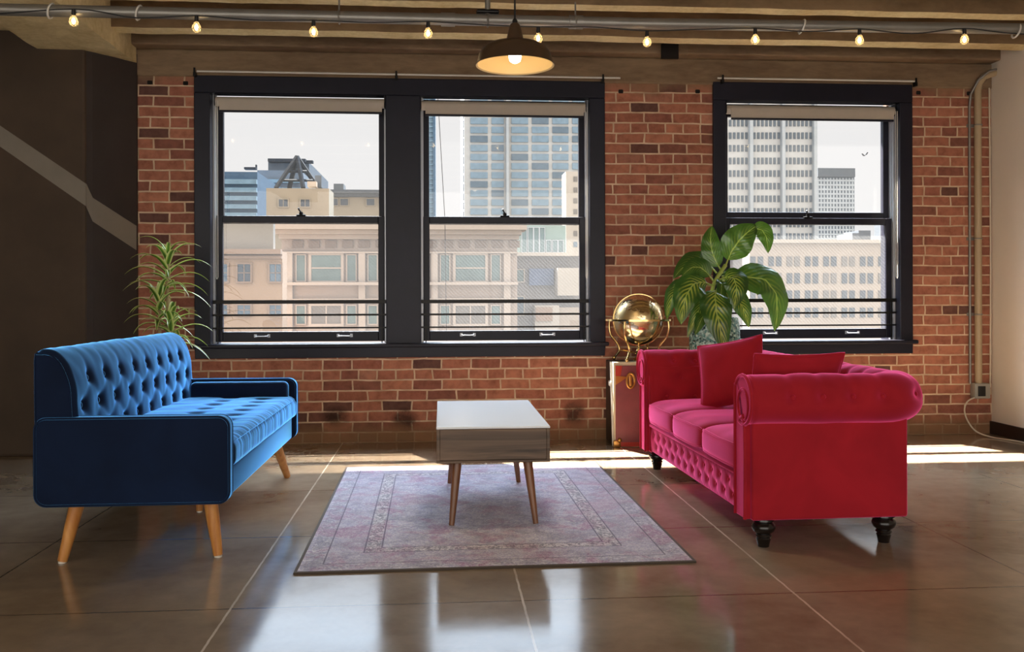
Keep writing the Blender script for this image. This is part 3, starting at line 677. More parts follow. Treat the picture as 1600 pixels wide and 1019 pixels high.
def blue_sofa():
    bl = M['blue']
    t = thing('blue_sofa', (-1.25, 4.68, 0), 'blue velvet sofa with button tufted back on oak legs', 'sofa')
    X0, X1, YN, YF = -1.64, -0.866, 3.80, 5.56
    for y0, y1, s in ((YN, YN + 0.05, -1), (YF - 0.05, YF, 1)):
        b = MB(); b.prism(rrect(X0, X1, 0.256, 0.615, 0.045), y0, y1, 'y')
        ar = b.build('arm', bl, t, bevel=0.008, bseg=3)
        for yy in (y0, y1):
            b = MB(); b.tube([(x, yy, z) for x, z in rrect(X0 + 0.003, X1 - 0.003, 0.259, 0.612, 0.045)], 0.0055, 8, closed=True); b.build('piping', bl, ar)
    for y0, y1, xe in ((YN + 0.052, YN + 0.135, -0.878), (YF - 0.135, YF - 0.052, -0.905)):
        b = MB(); b.rbox(-1.47, xe, y0, y1, 0.44, 0.603, 0.03, 4); b.build('arm_pad', bl, t)
    b = MB(); b.rbox(-1.60, -0.893, YN + 0.05, YF - 0.05, 0.258, 0.386, 0.012, 3); b.build('base_frame', bl, t)
    # bench seat with soft button dimples and pulled creases towards the front edge
    sx0, sx1, sy0, sy1, sz0, sz1 = -1.50, -0.862, YN + 0.055, YF - 0.055, 0.387, 0.512
    prof = []
    r = 0.05
    for k in range(7): a = math.radians(-90 + 90*k/6); prof.append((sx1 - 0.035 + 0.035*math.cos(a), sz0 + 0.035 + 0.035*math.sin(a)))
    for k in range(9): a = math.radians(90*k/8); prof.append((sx1 - r + r*math.cos(a), sz1 - r + r*math.sin(a)))
    for k in range(1, 21): prof.append((sx1 - r - (sx1 - r - sx0) * k / 20, sz1))
    sb = [(sx1 - 0.16 - 0.21 * rr, sy0 + (sy1 - sy0) * (kk + (0.5 if rr % 2 else 1.0)) / 9.0) for rr in range(2) for kk in range(9 if rr else 8)]
    def seat(u, v):
        j = u * (len(prof) - 1); i = min(int(j), len(prof) - 2); f = j - i
        x = prof[i][0] * (1-f) + prof[i+1][0] * f; z = prof[i][1] * (1-f) + prof[i+1][1] * f; y = sy0 + (sy1 - sy0) * v
        d = 0.0
        for (bx, by) in sb: d += 0.022 * math.exp(-(((x-bx)/0.035)**2 + ((y-by)/0.03)**2))
        if x > sx1 - 0.20:
            ph = (y - sy0) / (sy1 - sy0) * 9; q = abs(ph - round(ph)); lim = min(1, (z - sz0) / 0.05)
            d += 0.0035 * math.exp(-(q / 0.09)**2) * lim
            q2 = abs(ph * 2.0 - 0.3 - round(ph * 2.0 - 0.3)); d += 0.0016 * math.exp(-(q2/0.14)**2) * lim * (1 if z > sz0 + 0.03 else 0)
        d -= 0.010 * math.sin(PI * v) ** 0.5 * (1 if z > sz1 - 0.02 else 0) + 0.004 * noise.noise(Vector((x*9, y*9, z*9)))
        nx = 1.0 if z < sz1 - r else max(0, (x - (sx1 - r)) / r); nz = 1 - nx * nx if z > sz1 - r - 1e-4 else 0
        e = min(v, 1 - v) * (sy1 - sy0); rd = max(0, 0.03 - e)
        d += rd * 0.6
        return (x - d * nx, y, z - d * math.sqrt(max(0, nz)))
    b = MB(); b.grid(seat, 150, 260)
    for yy in (sy0, sy1):
        pf = [seat(i / 60, 0 if yy == sy0 else 1) for i in range(61)]
        vs = [b.bm.verts.new(p) for p in pf] + [b.bm.verts.new((sx0, yy, sz0))]
        b.bm.faces.new(vs)
    st = b.build('seat', bl, t, angle=60)
    for (bx, by) in sb:
        b = MB(); dome((bx, by, sz1 - 0.014), 0.012, (0, 0, 1), b); b.build('button', bl, st)
    # tufted back: profile from the seat line up the front, over the rounded top, down the rear
    pr = []
    for k in range(22): pr.append((-1.482 + 0.02 * (1 - k/21), 0.42 + (0.68 - 0.42) * k / 21))
    for k in range(1, 19):
        a = math.radians(90 * k / 18); pr.append((-1.482 - 0.118 + 0.118 * math.cos(a), 0.68 + 0.213 * math.sin(a)))
    nf = len(pr)
    pr += [(-1.615, 0.893), (-1.630, 0.886), (-1.638, 0.872), (X0, 0.855), (X0, 0.7), (X0 + 0.004, 0.5), (X0 + 0.008, 0.3)]
    L = [0.0]
    for i in range(1, len(pr)): L.append(L[-1] + math.dist(pr[i], pr[i-1]))
    y0, y1 = YN + 0.012, YF - 0.012; stp = (y1 - y0 - 0.20) / 8
    rows = [(0.545, 1), (0.655, 0), (0.765, 1)]
    btn = [(z, y0 + 0.10 + stp * (k + 0.5 * o)) for z, o in rows for k in range(8 if o else 9)]
    def zl(z):   # profile length at which the front reaches height z
        for i in range(nf - 1):
            if pr[i][1] <= z <= pr[i+1][1]: return L[i] + (L[i+1]-L[i]) * (z - pr[i][1]) / max(1e-6, pr[i+1][1] - pr[i][1])
        return L[nf - 1]
    bl_ = [(zl(z), y) for z, y in btn]
    segs = []
    for i, (s1, q1) in enumerate(bl_):
        for j, (s2, q2) in enumerate(bl_):
            if s2 > s1 + 0.02 and abs(s2 - s1) < 0.17 and abs(q2 - q1) < stp * 0.75: segs.append((s1, q1, s2, q2))
    top_s = max(s for s, _ in bl_)
    for (s1, q1) in bl_:
        if s1 > top_s - 0.01: segs.append((s1, q1, s1 + 0.13, q1))
        if s1 < zl(0.56): segs.append((s1, q1, s1 - 0.12, q1))
    def pt(s):
        s = max(0, min(L[-1] - 1e-6, s))
        for i in range(len(L) - 1):
            if L[i+1] >= s:
                f = (s - L[i]) / max(1e-9, L[i+1] - L[i]); p = Vector((pr[i][0]*(1-f)+pr[i+1][0]*f, pr[i][1]*(1-f)+pr[i+1][1]*f))
                return p
    def pn(s):
        a, c = pt(s - 0.012), pt(s + 0.012); d = (c - a).normalized(); return Vector((d.y, -d.x))
    def disp(s, y):
        d = 0.0
        for (bs, by) in bl_:
            q = ((s - bs)**2 + (y - by)**2)
            if q < 0.02: d += 0.022 * math.exp(-q / 0.00045) + 0.008 * math.exp(-q / 0.0025)
        cr = 0
        for (a1, b1, a2, b2) in segs:
            if abs(s - a1) > 0.2 or abs(y - b1) > 0.25: continue
            w = Vector((a2-a1, b2-b1)); l2 = w.length_squared; tt = max(0, min(1, ((s-a1)*w.x + (y-b1)*w.y) / l2))
            q = (s - a1 - w.x*tt)**2 + (y - b1 - w.y*tt)**2; cr = max(cr, math.exp(-q / 0.0003) * (0.0022 if b1 != b2 else 0.003 * (1 - tt)))
        d += cr
        d -= 0.003 * noise.noise(Vector((s*14, y*14, 1.0)))
        e = min(y - y0, y1 - y); d += 0.02 * max(0, 1 - e / 0.022) ** 2 * (1 if s < L[nf-1] + 0.05 else 0)
        return d
    def back(u, v):
        s = u * L[-1]; y = y0 + (y1 - y0) * v; p = pt(s); n_ = pn(s); d = disp(s, y) if s < L[nf-1] + 0.03 else 0
        return (p.x - n_.x * d, y, p.y - n_.y * d)
    b = MB(); b.grid(back, 110, 300)
    for vv in (0, 1):
        b.bm.faces.new([b.bm.verts.new(back(i / 110, vv)) for i in range(111)])
    bk = b.build('backrest', bl, t, angle=70, merge=True)
    for (s, y) in bl_:
        p = pt(s); n_ = pn(s); b = MB(); dome((p.x - n_.x*0.020, y, p.y - n_.y*0.020), 0.0125, (n_.x, 0, n_.y), b); b.build('button', bl, bk)
    # welt along the near and far ends of the back
    for yy in (y0 + 0.004, y1 - 0.004):
        b = MB(); b.tube([back(i / 50, 0 if yy < 4.5 else 1) for i in range(51)], 0.004, 6); b.build('piping', bl, bk)
    # legs: splayed tapered oak with pale glides, one straight centre support
    for top, ft in (((-1.515, 3.93), (-1.572, 3.905)), ((-0.985, 3.95), (-0.948, 3.94)), ((-0.985, 5.47), (-0.942, 5.635)), ((-1.515, 5.47), (-1.572, 5.63))):
        if ft[1] > 5: top = (top[0], 5.56 - 0.11)
        a, c = Vector((*top, 0.262)), Vector((*ft, 0.008)); 
        b = MB(); b.tube([a, a.lerp(c, 0.5), c], [0.031, 0.0265, 0.0195], 18); lg = b.build('leg', M['oak'], t)
        b = MB(); b.tube([c, Vector((c.x, c.y, 0.0))], 0.0165, 14); b.build('glide', M['foot_white'], lg)
    b = MB(); b.tube([(-1.24, 4.77, 0.262), (-1.24, 4.77, 0.008)], [0.02, 0.017], 14); lg = b.build('leg', M['oak'], t)
    b = MB(); b.tube([(-1.24, 4.77, 0.008), (-1.24, 4.77, 0)], 0.014, 12); b.build('glide', M['foot_white'], lg)
    return t
blue_sofa()

# ---------------------------------------------------------------- red sofa
def red_sofa():
    rd = M['red']
    cx, cy = 1.70, 4.82
    t = thing('red_sofa', (cx, cy, 0), 'crimson velvet chesterfield sofa with rolled arms on black turned legs', 'sofa')
    YN, YF = 3.86, 5.78; XF, XB = 1.318, 2.03; ZB = 0.122
    R = 0.112; zc = 0.645
    # outer shell: side panels, rear panel
    b = MB(); b.rbox(XF, XB, YN, YN + 0.16, ZB, 0.66, 0.012, 3); near = b.build('arm', rd, t)
    b = MB(); b.rbox(XF, XB, YF - 0.16, YF, ZB, 0.66, 0.012, 3); far = b.build('arm', rd, t)
    b = MB(); b.prism([(1.84, 0.25), (XB, ZB), (XB, 0.66), (1.885, 0.69)], YN + 0.10, YF - 0.10, 'y')
    backp = b.build('backrest', rd, t, bevel=0.01)
    # the continuous roll over arm, back and arm
    yn, yf, xb = YN + 0.045, YF - 0.045, XB + 0.022; rc = 0.12
    path = []
    x0 = XF - 0.012
    la = xb - rc - x0; lb = yf - yn - 2 * rc; lc = PI / 2 * rc; tot = 2 * la + lb + 2 * lc
    def centre(s):
        if s < la: return Vector((x0 + s, yn)), Vector((1, 0))
        s -= la
        if s < lc: a = s / rc; return Vector((xb - rc + rc*math.sin(a), yn + rc - rc*math.cos(a))), Vector((math.cos(a), math.sin(a)))
        s -= lc
        if s < lb: return Vector((xb, yn + rc + s)), Vector((0, 1))
        s -= lb
        if s < lc: a = s / rc; return Vector((xb - rc + rc*math.cos(a), yf - rc + rc*math.sin(a))), Vector((-math.sin(a), math.cos(a)))
        s -= lc
        return Vector((xb - rc - s, yf)), Vector((-1, 0))
    nb = 22
    bs = [(0.18 + (tot - 0.36) * k / (nb - 1)) for k in range(nb)]
    def roll(u, v):
        s = u * tot; a = 2 * PI * v      # a=0 outward, pi/2 up, pi inward
        c, d = centre(s); out = Vector((d.y, -d.x))
        dd = 0.0
        for q in bs:
            ds = s - q
            if abs(ds) > 0.15: continue
            for ab, dep in ((math.radians(12), 0.028), (math.radians(150), 0.024)):
                da = (a - ab + PI) % (2*PI) - PI
                dd += dep * math.exp(-(ds**2 + (da*R)**2) / 0.0013)
            if 0.1 < a < PI + 0.3: dd += 0.0045 * math.exp(-(ds / 0.024)**2) * math.sin(min(PI, max(0, a - 0.15)))**0.6 if 0.15 < a < PI else 0
        dd -= 0.005 * noise.noise(Vector((c.x*7, c.y*7, a)))
        rr = R - dd
        e = min(s, tot - s)
        if e < 0.02: rr -= 0.012 * (1 - e / 0.02) ** 2
        return (c.x + out.x * rr * math.cos(a), c.y + out.y * rr * math.cos(a), zc + rr * math.sin(a))
    b = MB(); b.grid(roll, 420, 72, closev=True)
    rl = b.build('roll', rd, t, angle=70)
    for q in bs:
        c, d = centre(q); out = Vector((d.y, -d.x))
        for ab in (math.radians(12), math.radians(150)):
            n_ = Vector((out.x*math.cos(ab), out.y*math.cos(ab), math.sin(ab))); b = MB()
            dome(Vector((c.x, c.y, zc)) + n_ * (R - 0.025), 0.012, n_, b); b.build('button', rd, rl)
    # front scroll faces with welt
    for y, s, par in ((yn, -1, near), (yf, 1, far)):
        pts = []
        inner = y - s * 0.098; outer = y + s * 0.02
        pts.append((inner, ZB + 0.004)); pts.append((inner, 0.60))
        a0 = math.acos(max(-1, min(1, (inner - y) / R)))
        for k in range(25):
            a = PI - 0.45 - (PI * 1.50) * k / 24
            pts.append((y + s * R * 0.96 * math.cos(a), zc + R * 0.96 * math.sin(a)))
        pts.append((outer, zc - R * 0.9)); pts.append((outer, ZB + 0.004))
        b = MB(); b.prism(pts if s > 0 else pts[::-1], XF - 0.022, XF + 0.03, 'x'); fc = b.build('scroll_face', rd, par, bevel=0.006)
        w = [(XF - 0.024, p[0], p[1]) for p in pts]
        b = MB(); b.tube(smooth_path(w, 3), 0.0085, 8); b.build('piping', rd, fc)
        cir = [(XF - 0.024, y + s * R * 0.55 * math.cos(2*PI*k/28), zc - 0.02 + R * 0.62 * math.sin(2*PI*k/28)) for k in range(28)]
        b = MB(); b.tube(cir, 0.006, 8, closed=True); b.build('piping', rd, fc)
    # tufted inner faces (grid with dimples) of arms and back
    def pad(p0, du, dv, nrm, rows, cols, name, par):
        p0, du, dv, nrm = map(Vector, (p0, du, dv, nrm)); lu, lv = du.length, dv.length
        bt = [((k + (0.5 if r % 2 == 0 else 1.0)) / cols, (r + 0.6) / rows) for r in range(rows) for k in range(cols if r % 2 == 0 else cols - 1)]
        def fn(u, v):
            d = 0.018 * (math.sin(PI*u) * math.sin(PI*min(1, v))) ** 0.4 if 0 < u < 1 and 0 < v < 1 else 0
            for (bu, bv) in bt: d -= 0.020 * math.exp(-(((u-bu)*lu)**2 + ((v-bv)*lv)**2) / 0.0010)
            return p0 + du*u + dv*v + nrm*(0.004 + d)
        b = MB(); b.grid(fn, max(20, int(lu*70)), max(14, int(lv*70))); o = b.build(name, rd, par, angle=80)
        for (bu, bv) in bt:
            b = MB(); dome(p0 + du*bu + dv*bv + nrm*0.004, 0.011, nrm, b); b.build('button', rd, o)
    pad((XF + 0.02, YF - 0.16, 0.40), (0.54, 0, 0), (0, 0, 0.24), (0, -1, 0), 2, 3, 'arm_pad', far)
    pad((1.86, YN + 0.16, 0.40), (-0.54, 0, 0), (0, 0, 0.24), (0, 1, 0), 2, 3, 'arm_pad', near)
    pad((1.852, YF - 0.16, 0.40), (0, -(YF - YN - 0.32), 0), (0.03, 0, 0.27), (-1, 0, 0.1), 2, 9, 'back_pad', backp)
    # tufted front rail
    y0, y1 = YN + 0.155, YF - 0.155
    b = MB(); b.rbox(XF + 0.02, 1.85, y0, y1, ZB, 0.298, 0.006, 2)
    base = b.build('base', rd, t)
    bt = [(y0 + (y1 - y0) * (k + 0.5 + (0.0 if r else 0.5)) / 13, ZB + 0.055 + 0.06 * r) for r in range(2) for k in range(13 if r else 12)]
    def rail(u, v):
        y = y0 + (y1-y0)*u; z = ZB + 0.004 + 0.160*v; d = 0.012 * (max(0, math.sin(PI*v))) ** 0.4
        for (by, bz) in bt: d -= 0.010 * math.exp(-((y-by)**2 + (z-bz)**2) / 0.0006)
        ph = (y - y0) / (y1 - y0) * 13; q = abs((ph - 0.5 + (z - ZB - 0.115) / 0.12) % 1.0 - 0.5); q2 = abs((ph - 0.5 - (z - ZB - 0.115) / 0.12) % 1.0 - 0.5)
        d -= 0.0012 * (math.exp(-((0.5 - q) / 0.07)**2) + math.exp(-((0.5 - q2) / 0.07)**2))
        return (XF + 0.018 - d, y, z)
    b = MB(); b.grid(rail, 240, 26); rp = b.build('front_rail', rd, t, angle=80)
    for (by, bz) in bt:
        b = MB(); dome((XF + 0.015, by, bz), 0.009, (-1, 0, 0), b); b.build('button', rd, rp)
    b = MB(); b.rbox(XF - 0.004, XF + 0.06, y0, y1, 0.284, 0.304, 0.008, 3); b.build('rail_ledge', rd, t)
    # three seat cushions with welted front edges
    w = (y1 - y0) / 3
    for k in range(3):
        a, c = y0 + w*k + 0.004, y0 + w*(k+1) - 0.004; xa, xb_ = XF - 0.012, 1.86
        z0, z1 = 0.302, 0.445
        def cush(u, v, top=True):
            x = xa + (xb_-xa)*u; y = a + (c-a)*v
            e = (1 - abs(2*u-1)**4) * (1 - abs(2*v-1)**4); return x, y, e
        b = MB(); r = 0.03
        def shape(u, v):      # u round the section (front to back over the top), v along the sofa
            n_ = 4.0; ang = 2*PI*u; sg = lambda q: math.copysign(abs(q)**(2/ n_ / 1.4), q)
            hx, hz = (xb_-xa)/2, (z1-z0)/2
            ev = 1 - abs(2*v-1)**14; px = sg(math.cos(ang)); pz = sg(math.sin(ang))
            x = (xa+xb_)/2 + hx*px*(0.97 + 0.03*ev); z = (z0+z1)/2 + hz*pz*(0.72 + 0.28*ev)
            if pz > 0: z += 0.028*pz*max(0, (1-abs(px)**3))*(1-abs(2*v-1)**3)
            z += 0.004*noise.noise(Vector((x*6, (a+c)*3+v*4, z*4)))
            x -= 0.012 * (1-abs(2*v-1)**2.5) * max(0, -px) 
            return (x, a + (c-a)*v, z)
        b.grid(shape, 96, 48, closeu=True)
        for vv in (0, 1): b.bm.faces.new([b.bm.verts.new(shape(i/96, vv)) for i in range(96)])
        cu = b.build('seat_cushion', rd, t, angle=60, merge=True)
        for zz, uu in ((z1 - 0.014, 0.5 - 0.065), (z0 + 0.014, 0.5 + 0.065)):
            b = MB(); b.tube([Vector(shape(uu, 0.02 + 0.96*i/20)) + Vector((-0.001, 0, 0)) for i in range(21)], 0.0055, 8); b.build('piping', rd, cu)
    # turned legs
    for (x, y) in ((1.385, 3.905), (1.945, 3.915), (1.385, 5.70), (1.945, 5.70)):
        b = MB(); b.lathe([(0, 0.124), (0.046, 0.124), (0.047, 0.116), (0.038, 0.110), (0.050, 0.096), (0.052, 0.084), (0.046, 0.070), (0.030, 0.058), (0.034, 0.053), (0.036, 0.048), (0.029, 0.042), (0.032, 0.036), (0.026, 0.012), (0.024, 0.0), (0, 0)], (x, y, 0), 28)
        b.build('leg', M['black_wood'], t)
    t.rotation_euler.z = math.radians(1.4)
    return t
red_sofa()

def pillow(loc, rot, label, size=0.44, thick=0.15):
    n = 28
    def fn(sg):
        def f(u, v):
            x, y = 2*u-1, 2*v-1
            h = ((1-abs(x)**2.6) * (1-abs(y)**2.6)) ** 0.55
            pin = 1 - 0.06 * (1 - abs(x)**2) * (abs(y)) ** 2; pin2 = 1 - 0.06 * (1 - abs(y)**2) * (abs(x)) ** 2
            z = sg * (thick/2*h + 0.006) + 0.006 * noise.noise(Vector((x*2.2, y*2.2, sg*3 + size*9)))*h
            return (x*size/2*pin2, y*size/2*pin, z)
        return f
    b = MB(); b.grid(fn(1), n, n); b.grid(fn(-1), n, n, flip=True)
    bmesh.ops.remove_doubles(b.bm, verts=b.bm.verts, dist=0.0005)
    ring = []
    f1 = fn(1)
    for (u, v) in [(i/n, 0) for i in range(n)] + [(1, i/n) for i in range(n)] + [(1-i/n, 1) for i in range(n)] + [(0, 1-i/n) for i in range(n)]:
        p = f1(u, v); ring.append((p[0], p[1], 0))
    w = MB(); w.tube(ring, 0.008, 8, closed=True)
    root = thing('throw_pillow', loc, label, 'pillow', 'velvet throw pillows')
    # cover and welt are built round the pillow's own centre
    o = b.build('cover', M['red'], None, angle=80); o.parent = root
    o = w.build('piping', M['red'], None, angle=80); o.parent = root
    root.rotation_euler = rot
    return root
def facing(n, upv=(0, 0, 1), roll=0):
    n = Vector(n).normalized(); x = Vector(upv).cross(n).normalized(); y = n.cross(x)
    m = Matrix((x, y, n)).transposed() @ Matrix.Rotation(roll, 3, 'Z'); return m.to_euler()
pillow((1.675, 5.16, 0.655), facing((-0.62, -0.72, 0.34), roll=math.radians(12)), 'crimson velvet pillow leaning on the sofa back beside the far arm', 0.39, 0.15)
pillow((1.632, 4.135, 0.635), facing((0.06, -0.92, -0.38), roll=math.radians(0)), 'crimson velvet pillow standing behind the near rolled arm', 0.43, 0.13)

# ---------------------------------------------------------------- trunk, globe, plants
t = thing('steamer_trunk', (1.5, 6.7, 0), 'maroon steamer trunk with brass fittings standing on end by the brick wall', 'trunk')
a0, a1, y0, y1, zt = 1.25, 1.72, 6.55, 6.89, 0.615
b = MB(); b.prism([(y0 + 0.035, 0.0), (y1, 0.0), (y1, zt), (y0 + 0.115, zt)], a0 + 0.004, a1, 'x'); b.build('body', M['trunk_black'], t, False, bevel=0.005)
b = MB(); b.prism([(y0, 0.0), (y0 + 0.022, 0.0), (y0 + 0.075, zt + 0.004), (y0, zt + 0.004)], a0, a1, 'x'); b.build('lid', M['trunk_cream'], t, False, bevel=0.004)
b = MB(); b.box(a0 + 0.012, a1 - 0.01, y0 - 0.006, y0, 0.03, zt - 0.02); b.build('front_panel', M['maroon'], t, False, bevel=0.003)
b = MB(); b.box(a0 + 0.012, a1 - 0.01, y0 - 0.007, y0, 0.004, 0.036); b.build('binding', M['trunk_red'], t, False)
b = MB(); b.prism([(a0 + 0.012, zt - 0.02), (a0 + 0.06, zt - 0.02), (a0 + 0.05, zt - 0.09), (a0 + 0.012, zt - 0.13)], y0 - 0.009, y0 - 0.005, 'y'); b.build('binding', M['trunk_red'], t, False)
b = MB(); b.tube([(a0 - 0.002, y0 + 0.03, 0.01), (a0 - 0.002, y0 + 0.118, zt)], 0.006, 8); b.build('edge_trim', M['white_metal'], t)
b = MB(); b.tube([(a0 - 0.002, y0 + 0.018, 0.01), (a0 - 0.002, y0 + 0.07, zt)], 0.006, 8); b.build('edge_trim', M['white_metal'], t)
b = MB(); b.rbox(a0 - 0.014, a0 + 0.002, y0 + 0.06, y0 + 0.15, 0.435, 0.475, 0.006, 2); b.build('clasp', M['white_metal'], t)
for z in (0.0, ):
    b = MB(); b.rbox(a0 - 0.004, a0 + 0.05, y0 - 0.012, y0 + 0.03, z, z + 0.05, 0.008, 2); b.ball((a0 + 0.04, y0 - 0.004, 0.05), 0.018, 10); b.build('corner_cap', M['brass'], t)
b = MB(); b.prism([(a0 + 0.012, 0.455), (a0 + 0.09, 0.505), (a0 + 0.09, 0.515), (a0 + 0.012, 0.52)], y0 - 0.012, y0 - 0.005, 'y'); b.build('strap', M['brass'], t)
hx, hz = a0 + 0.122, 0.485
b = MB(); b.tube([(hx + 0.028*math.cos(a), y0 - 0.014, hz + 0.052*math.sin(a)) for a in [2*PI*i/28 for i in range(28)]], 0.009, 8, closed=True); b.build('handle', M['brass'], t)
b = MB(); b.rbox(hx - 0.012, hx + 0.012, y0 - 0.016, y0 - 0.004, hz - 0.04, hz + 0.04, 0.005, 2); b.build('latch', M['brass'], t)

gc = Vector((1.468, 6.705, 0.925)); gr = 0.19
t = thing('globe', (gc.x, gc.y, 0.619), 'polished gold desk globe on a curved leg stand on top of the trunk', 'globe')
def globe_m():
    k = NT('engraved_gold'); n1 = k.noise(5.5, 5, 0.55, dist=0.4)
    land = k.ramp(n1, [(0.50, 0.0), (0.53, 1.0)])
    k.set(Base__Color=k.mix(land, (0.92, 0.76, 0.48), (0.72, 0.52, 0.26)), Metallic=1.0, Roughness=k.ramp(land, [(0.0, 0.16), (1.0, 0.36)])); k.bump(land, 0.15, 0.004); return k.m
b = MB(); b.ball(gc, gr, 48); b.build('sphere', globe_m(), t, angle=60)
def ring(c, R, w, h, tilt, seg=64):
    b = MB(); rot = Matrix.Rotation(tilt[1], 3, tilt[0]) if tilt else Matrix.Identity(3)
    def fn(u, v):
        a = 2*PI*u; q = [(0, 0), (1, 0), (1, 1), (0, 1)][int(round(v*4)) % 4]
        return Vector(c) + rot @ Vector(((R + w*q[0])*math.cos(a), (R + w*q[0])*math.sin(a), -h/2 + h*q[1]))
    b.grid(fn, seg, 4, closeu=True, closev=True); return b
ring(gc, gr + 0.008, 0.056, 0.014, None).build('horizon_ring', M['gold'], t, angle=30)
ring(gc, gr + 0.0005, 0.004, 0.010, ('X', PI/2)).build('meridian_ring', M['gold'], t, angle=30)
base_z = 0.619
for k in range(4):
    a = math.radians(45 + 90*k + 8); ca, sa = math.cos(a), math.sin(a)
    pf = [(0.237, 0.0), (0.243, -0.06), (0.228, -0.12), (0.190, -0.165), (0.165, -0.20), (0.16, -0.235), (0.185, -0.270), (0.205, -0.297)]
    b = MB(); b.tube(smooth_path([(gc.x + r*ca, gc.y + r*sa, gc.z + z) for r, z in pf], 4), 0.009, 10)
    b.ball((gc.x + 0.203*ca, gc.y + 0.203*sa, base_z + 0.014), 0.014, 10); b.build('leg', M['gold'], t)
b = MB(); b.lathe([(0, 0), (0.05, 0), (0.052, 0.008), (0.03, 0.022), (0.014, 0.034), (0.012, 0.06), (0.020, 0.075), (0.011, 0.09), (0.010, 0.12), (0, 0.121)], (gc.x, gc.y, base_z), 24); b.build('post', M['gold'], t)
b = MB()
for k in range(4):
    a = math.radians(45 + 90*k + 8); b.tube([(gc.x + 0.02*math.cos(a), gc.y + 0.02*math.sin(a), base_z + 0.055), (gc.x + 0.163*math.cos(a), gc.y + 0.163*math.sin(a), base_z + 0.08)], 0.006, 8)
b.ball((gc.x, gc.y, base_z + 0.12), 0.016, 12); b.build('stretcher', M['gold'], t)

def leaf(b, base, ctrl, tip, width, nrm, fold=0.18, nu=8, nv=16, shape='broad', curl=0.0):
    base, ctrl, tip, nrm = Vector(base), Vector(ctrl), Vector(tip), Vector(nrm).normalized()
    def fn(u, v):
        p = base*(1-v)**2 + ctrl*2*v*(1-v) + tip*v*v
        tg = ((ctrl-base)*2*(1-v) + (tip-ctrl)*2*v).normalized()
        sd = tg.cross(nrm); sd = sd.normalized() if sd.length > 1e-4 else Vector((1, 0, 0))
        nn = sd.cross(tg)
        if shape == 'broad': w = width * (math.sin(PI * v ** 0.75) ** 0.72 if 0 < v < 1 else 0)
        else: w = width * min(1, v*6 + 0.35) * (1 - v**2.2)
        x = 2*u - 1
        return p + sd * (x*w/2) + nn * (fold*abs(x)*w - curl*x*x*w + (0.03*w*math.sin(v*22+x*2) if shape == 'broad' else 0))
    b.grid(fn, nu, nv, uvfn=lambda u, v: (u, v))

# dumb cane behind the red sofa
Y = 6.5; pcx, pcz = 1.985, 0.0
t = thing('dumb_cane_plant', (pcx, Y, 0), 'broad leaved green plant in a mosaic pot behind the crimson sofa', 'plant')
b = MB(); b.lathe([(0, 0.42), (0.12, 0.42), (0.14, 0.44), (0.172, 0.60), (0.184, 0.76), (0.180, 0.88), (0.168, 0.945), (0.160, 0.945), (0.168, 0.87), (0.165, 0.85), (0, 0.85)], (pcx, Y, 0), 40); b.build('pot', M['mosaic'], t)
b = MB(); b.lathe([(0, 0.875), (0.165, 0.87), (0.165, 0.85), (0, 0.85)], (pcx, Y, 0), 24); b.build('soil', M['soil'], t)
s = thing('plant_stand', (pcx, Y, 0), 'low black stand under the mosaic plant pot', 'plant stand')
b = MB(); b.lathe([(0, 0.40), (0.17, 0.40), (0.17, 0.42), (0, 0.42)], (pcx, Y, 0), 32); b.build('top', M['black_wood'], s)
for k in range(3):
    a = 2*PI*k/3 + 0.5; b = MB(); b.tube([(pcx + 0.13*math.cos(a), Y + 0.13*math.sin(a), 0.40), (pcx + 0.16*math.cos(a), Y + 0.16*math.sin(a), 0)], 0.012, 10); b.build('leg', M['black_wood'], s)
def L(px, py, dy=0.0): return P(px, py, Y + dy)
b = MB(); b.tube(smooth_path([(pcx - 0.02, Y, 0.86), L(1112, 480), L(1115, 445, -.02), L(1130, 420, -.02), L(1136, 410, -.01)]), [0.016]*16 + [0.014, 0.012, 0.010, 0.008, 0.006], 10) if False else b.tube(smooth_path([(pcx - 0.02, Y, 0.86), L(1112, 480), L(1115, 445, -.02), L(1134, 414, -.02)]), 0.014, 10)
b.build('stem', M['stem'], t)
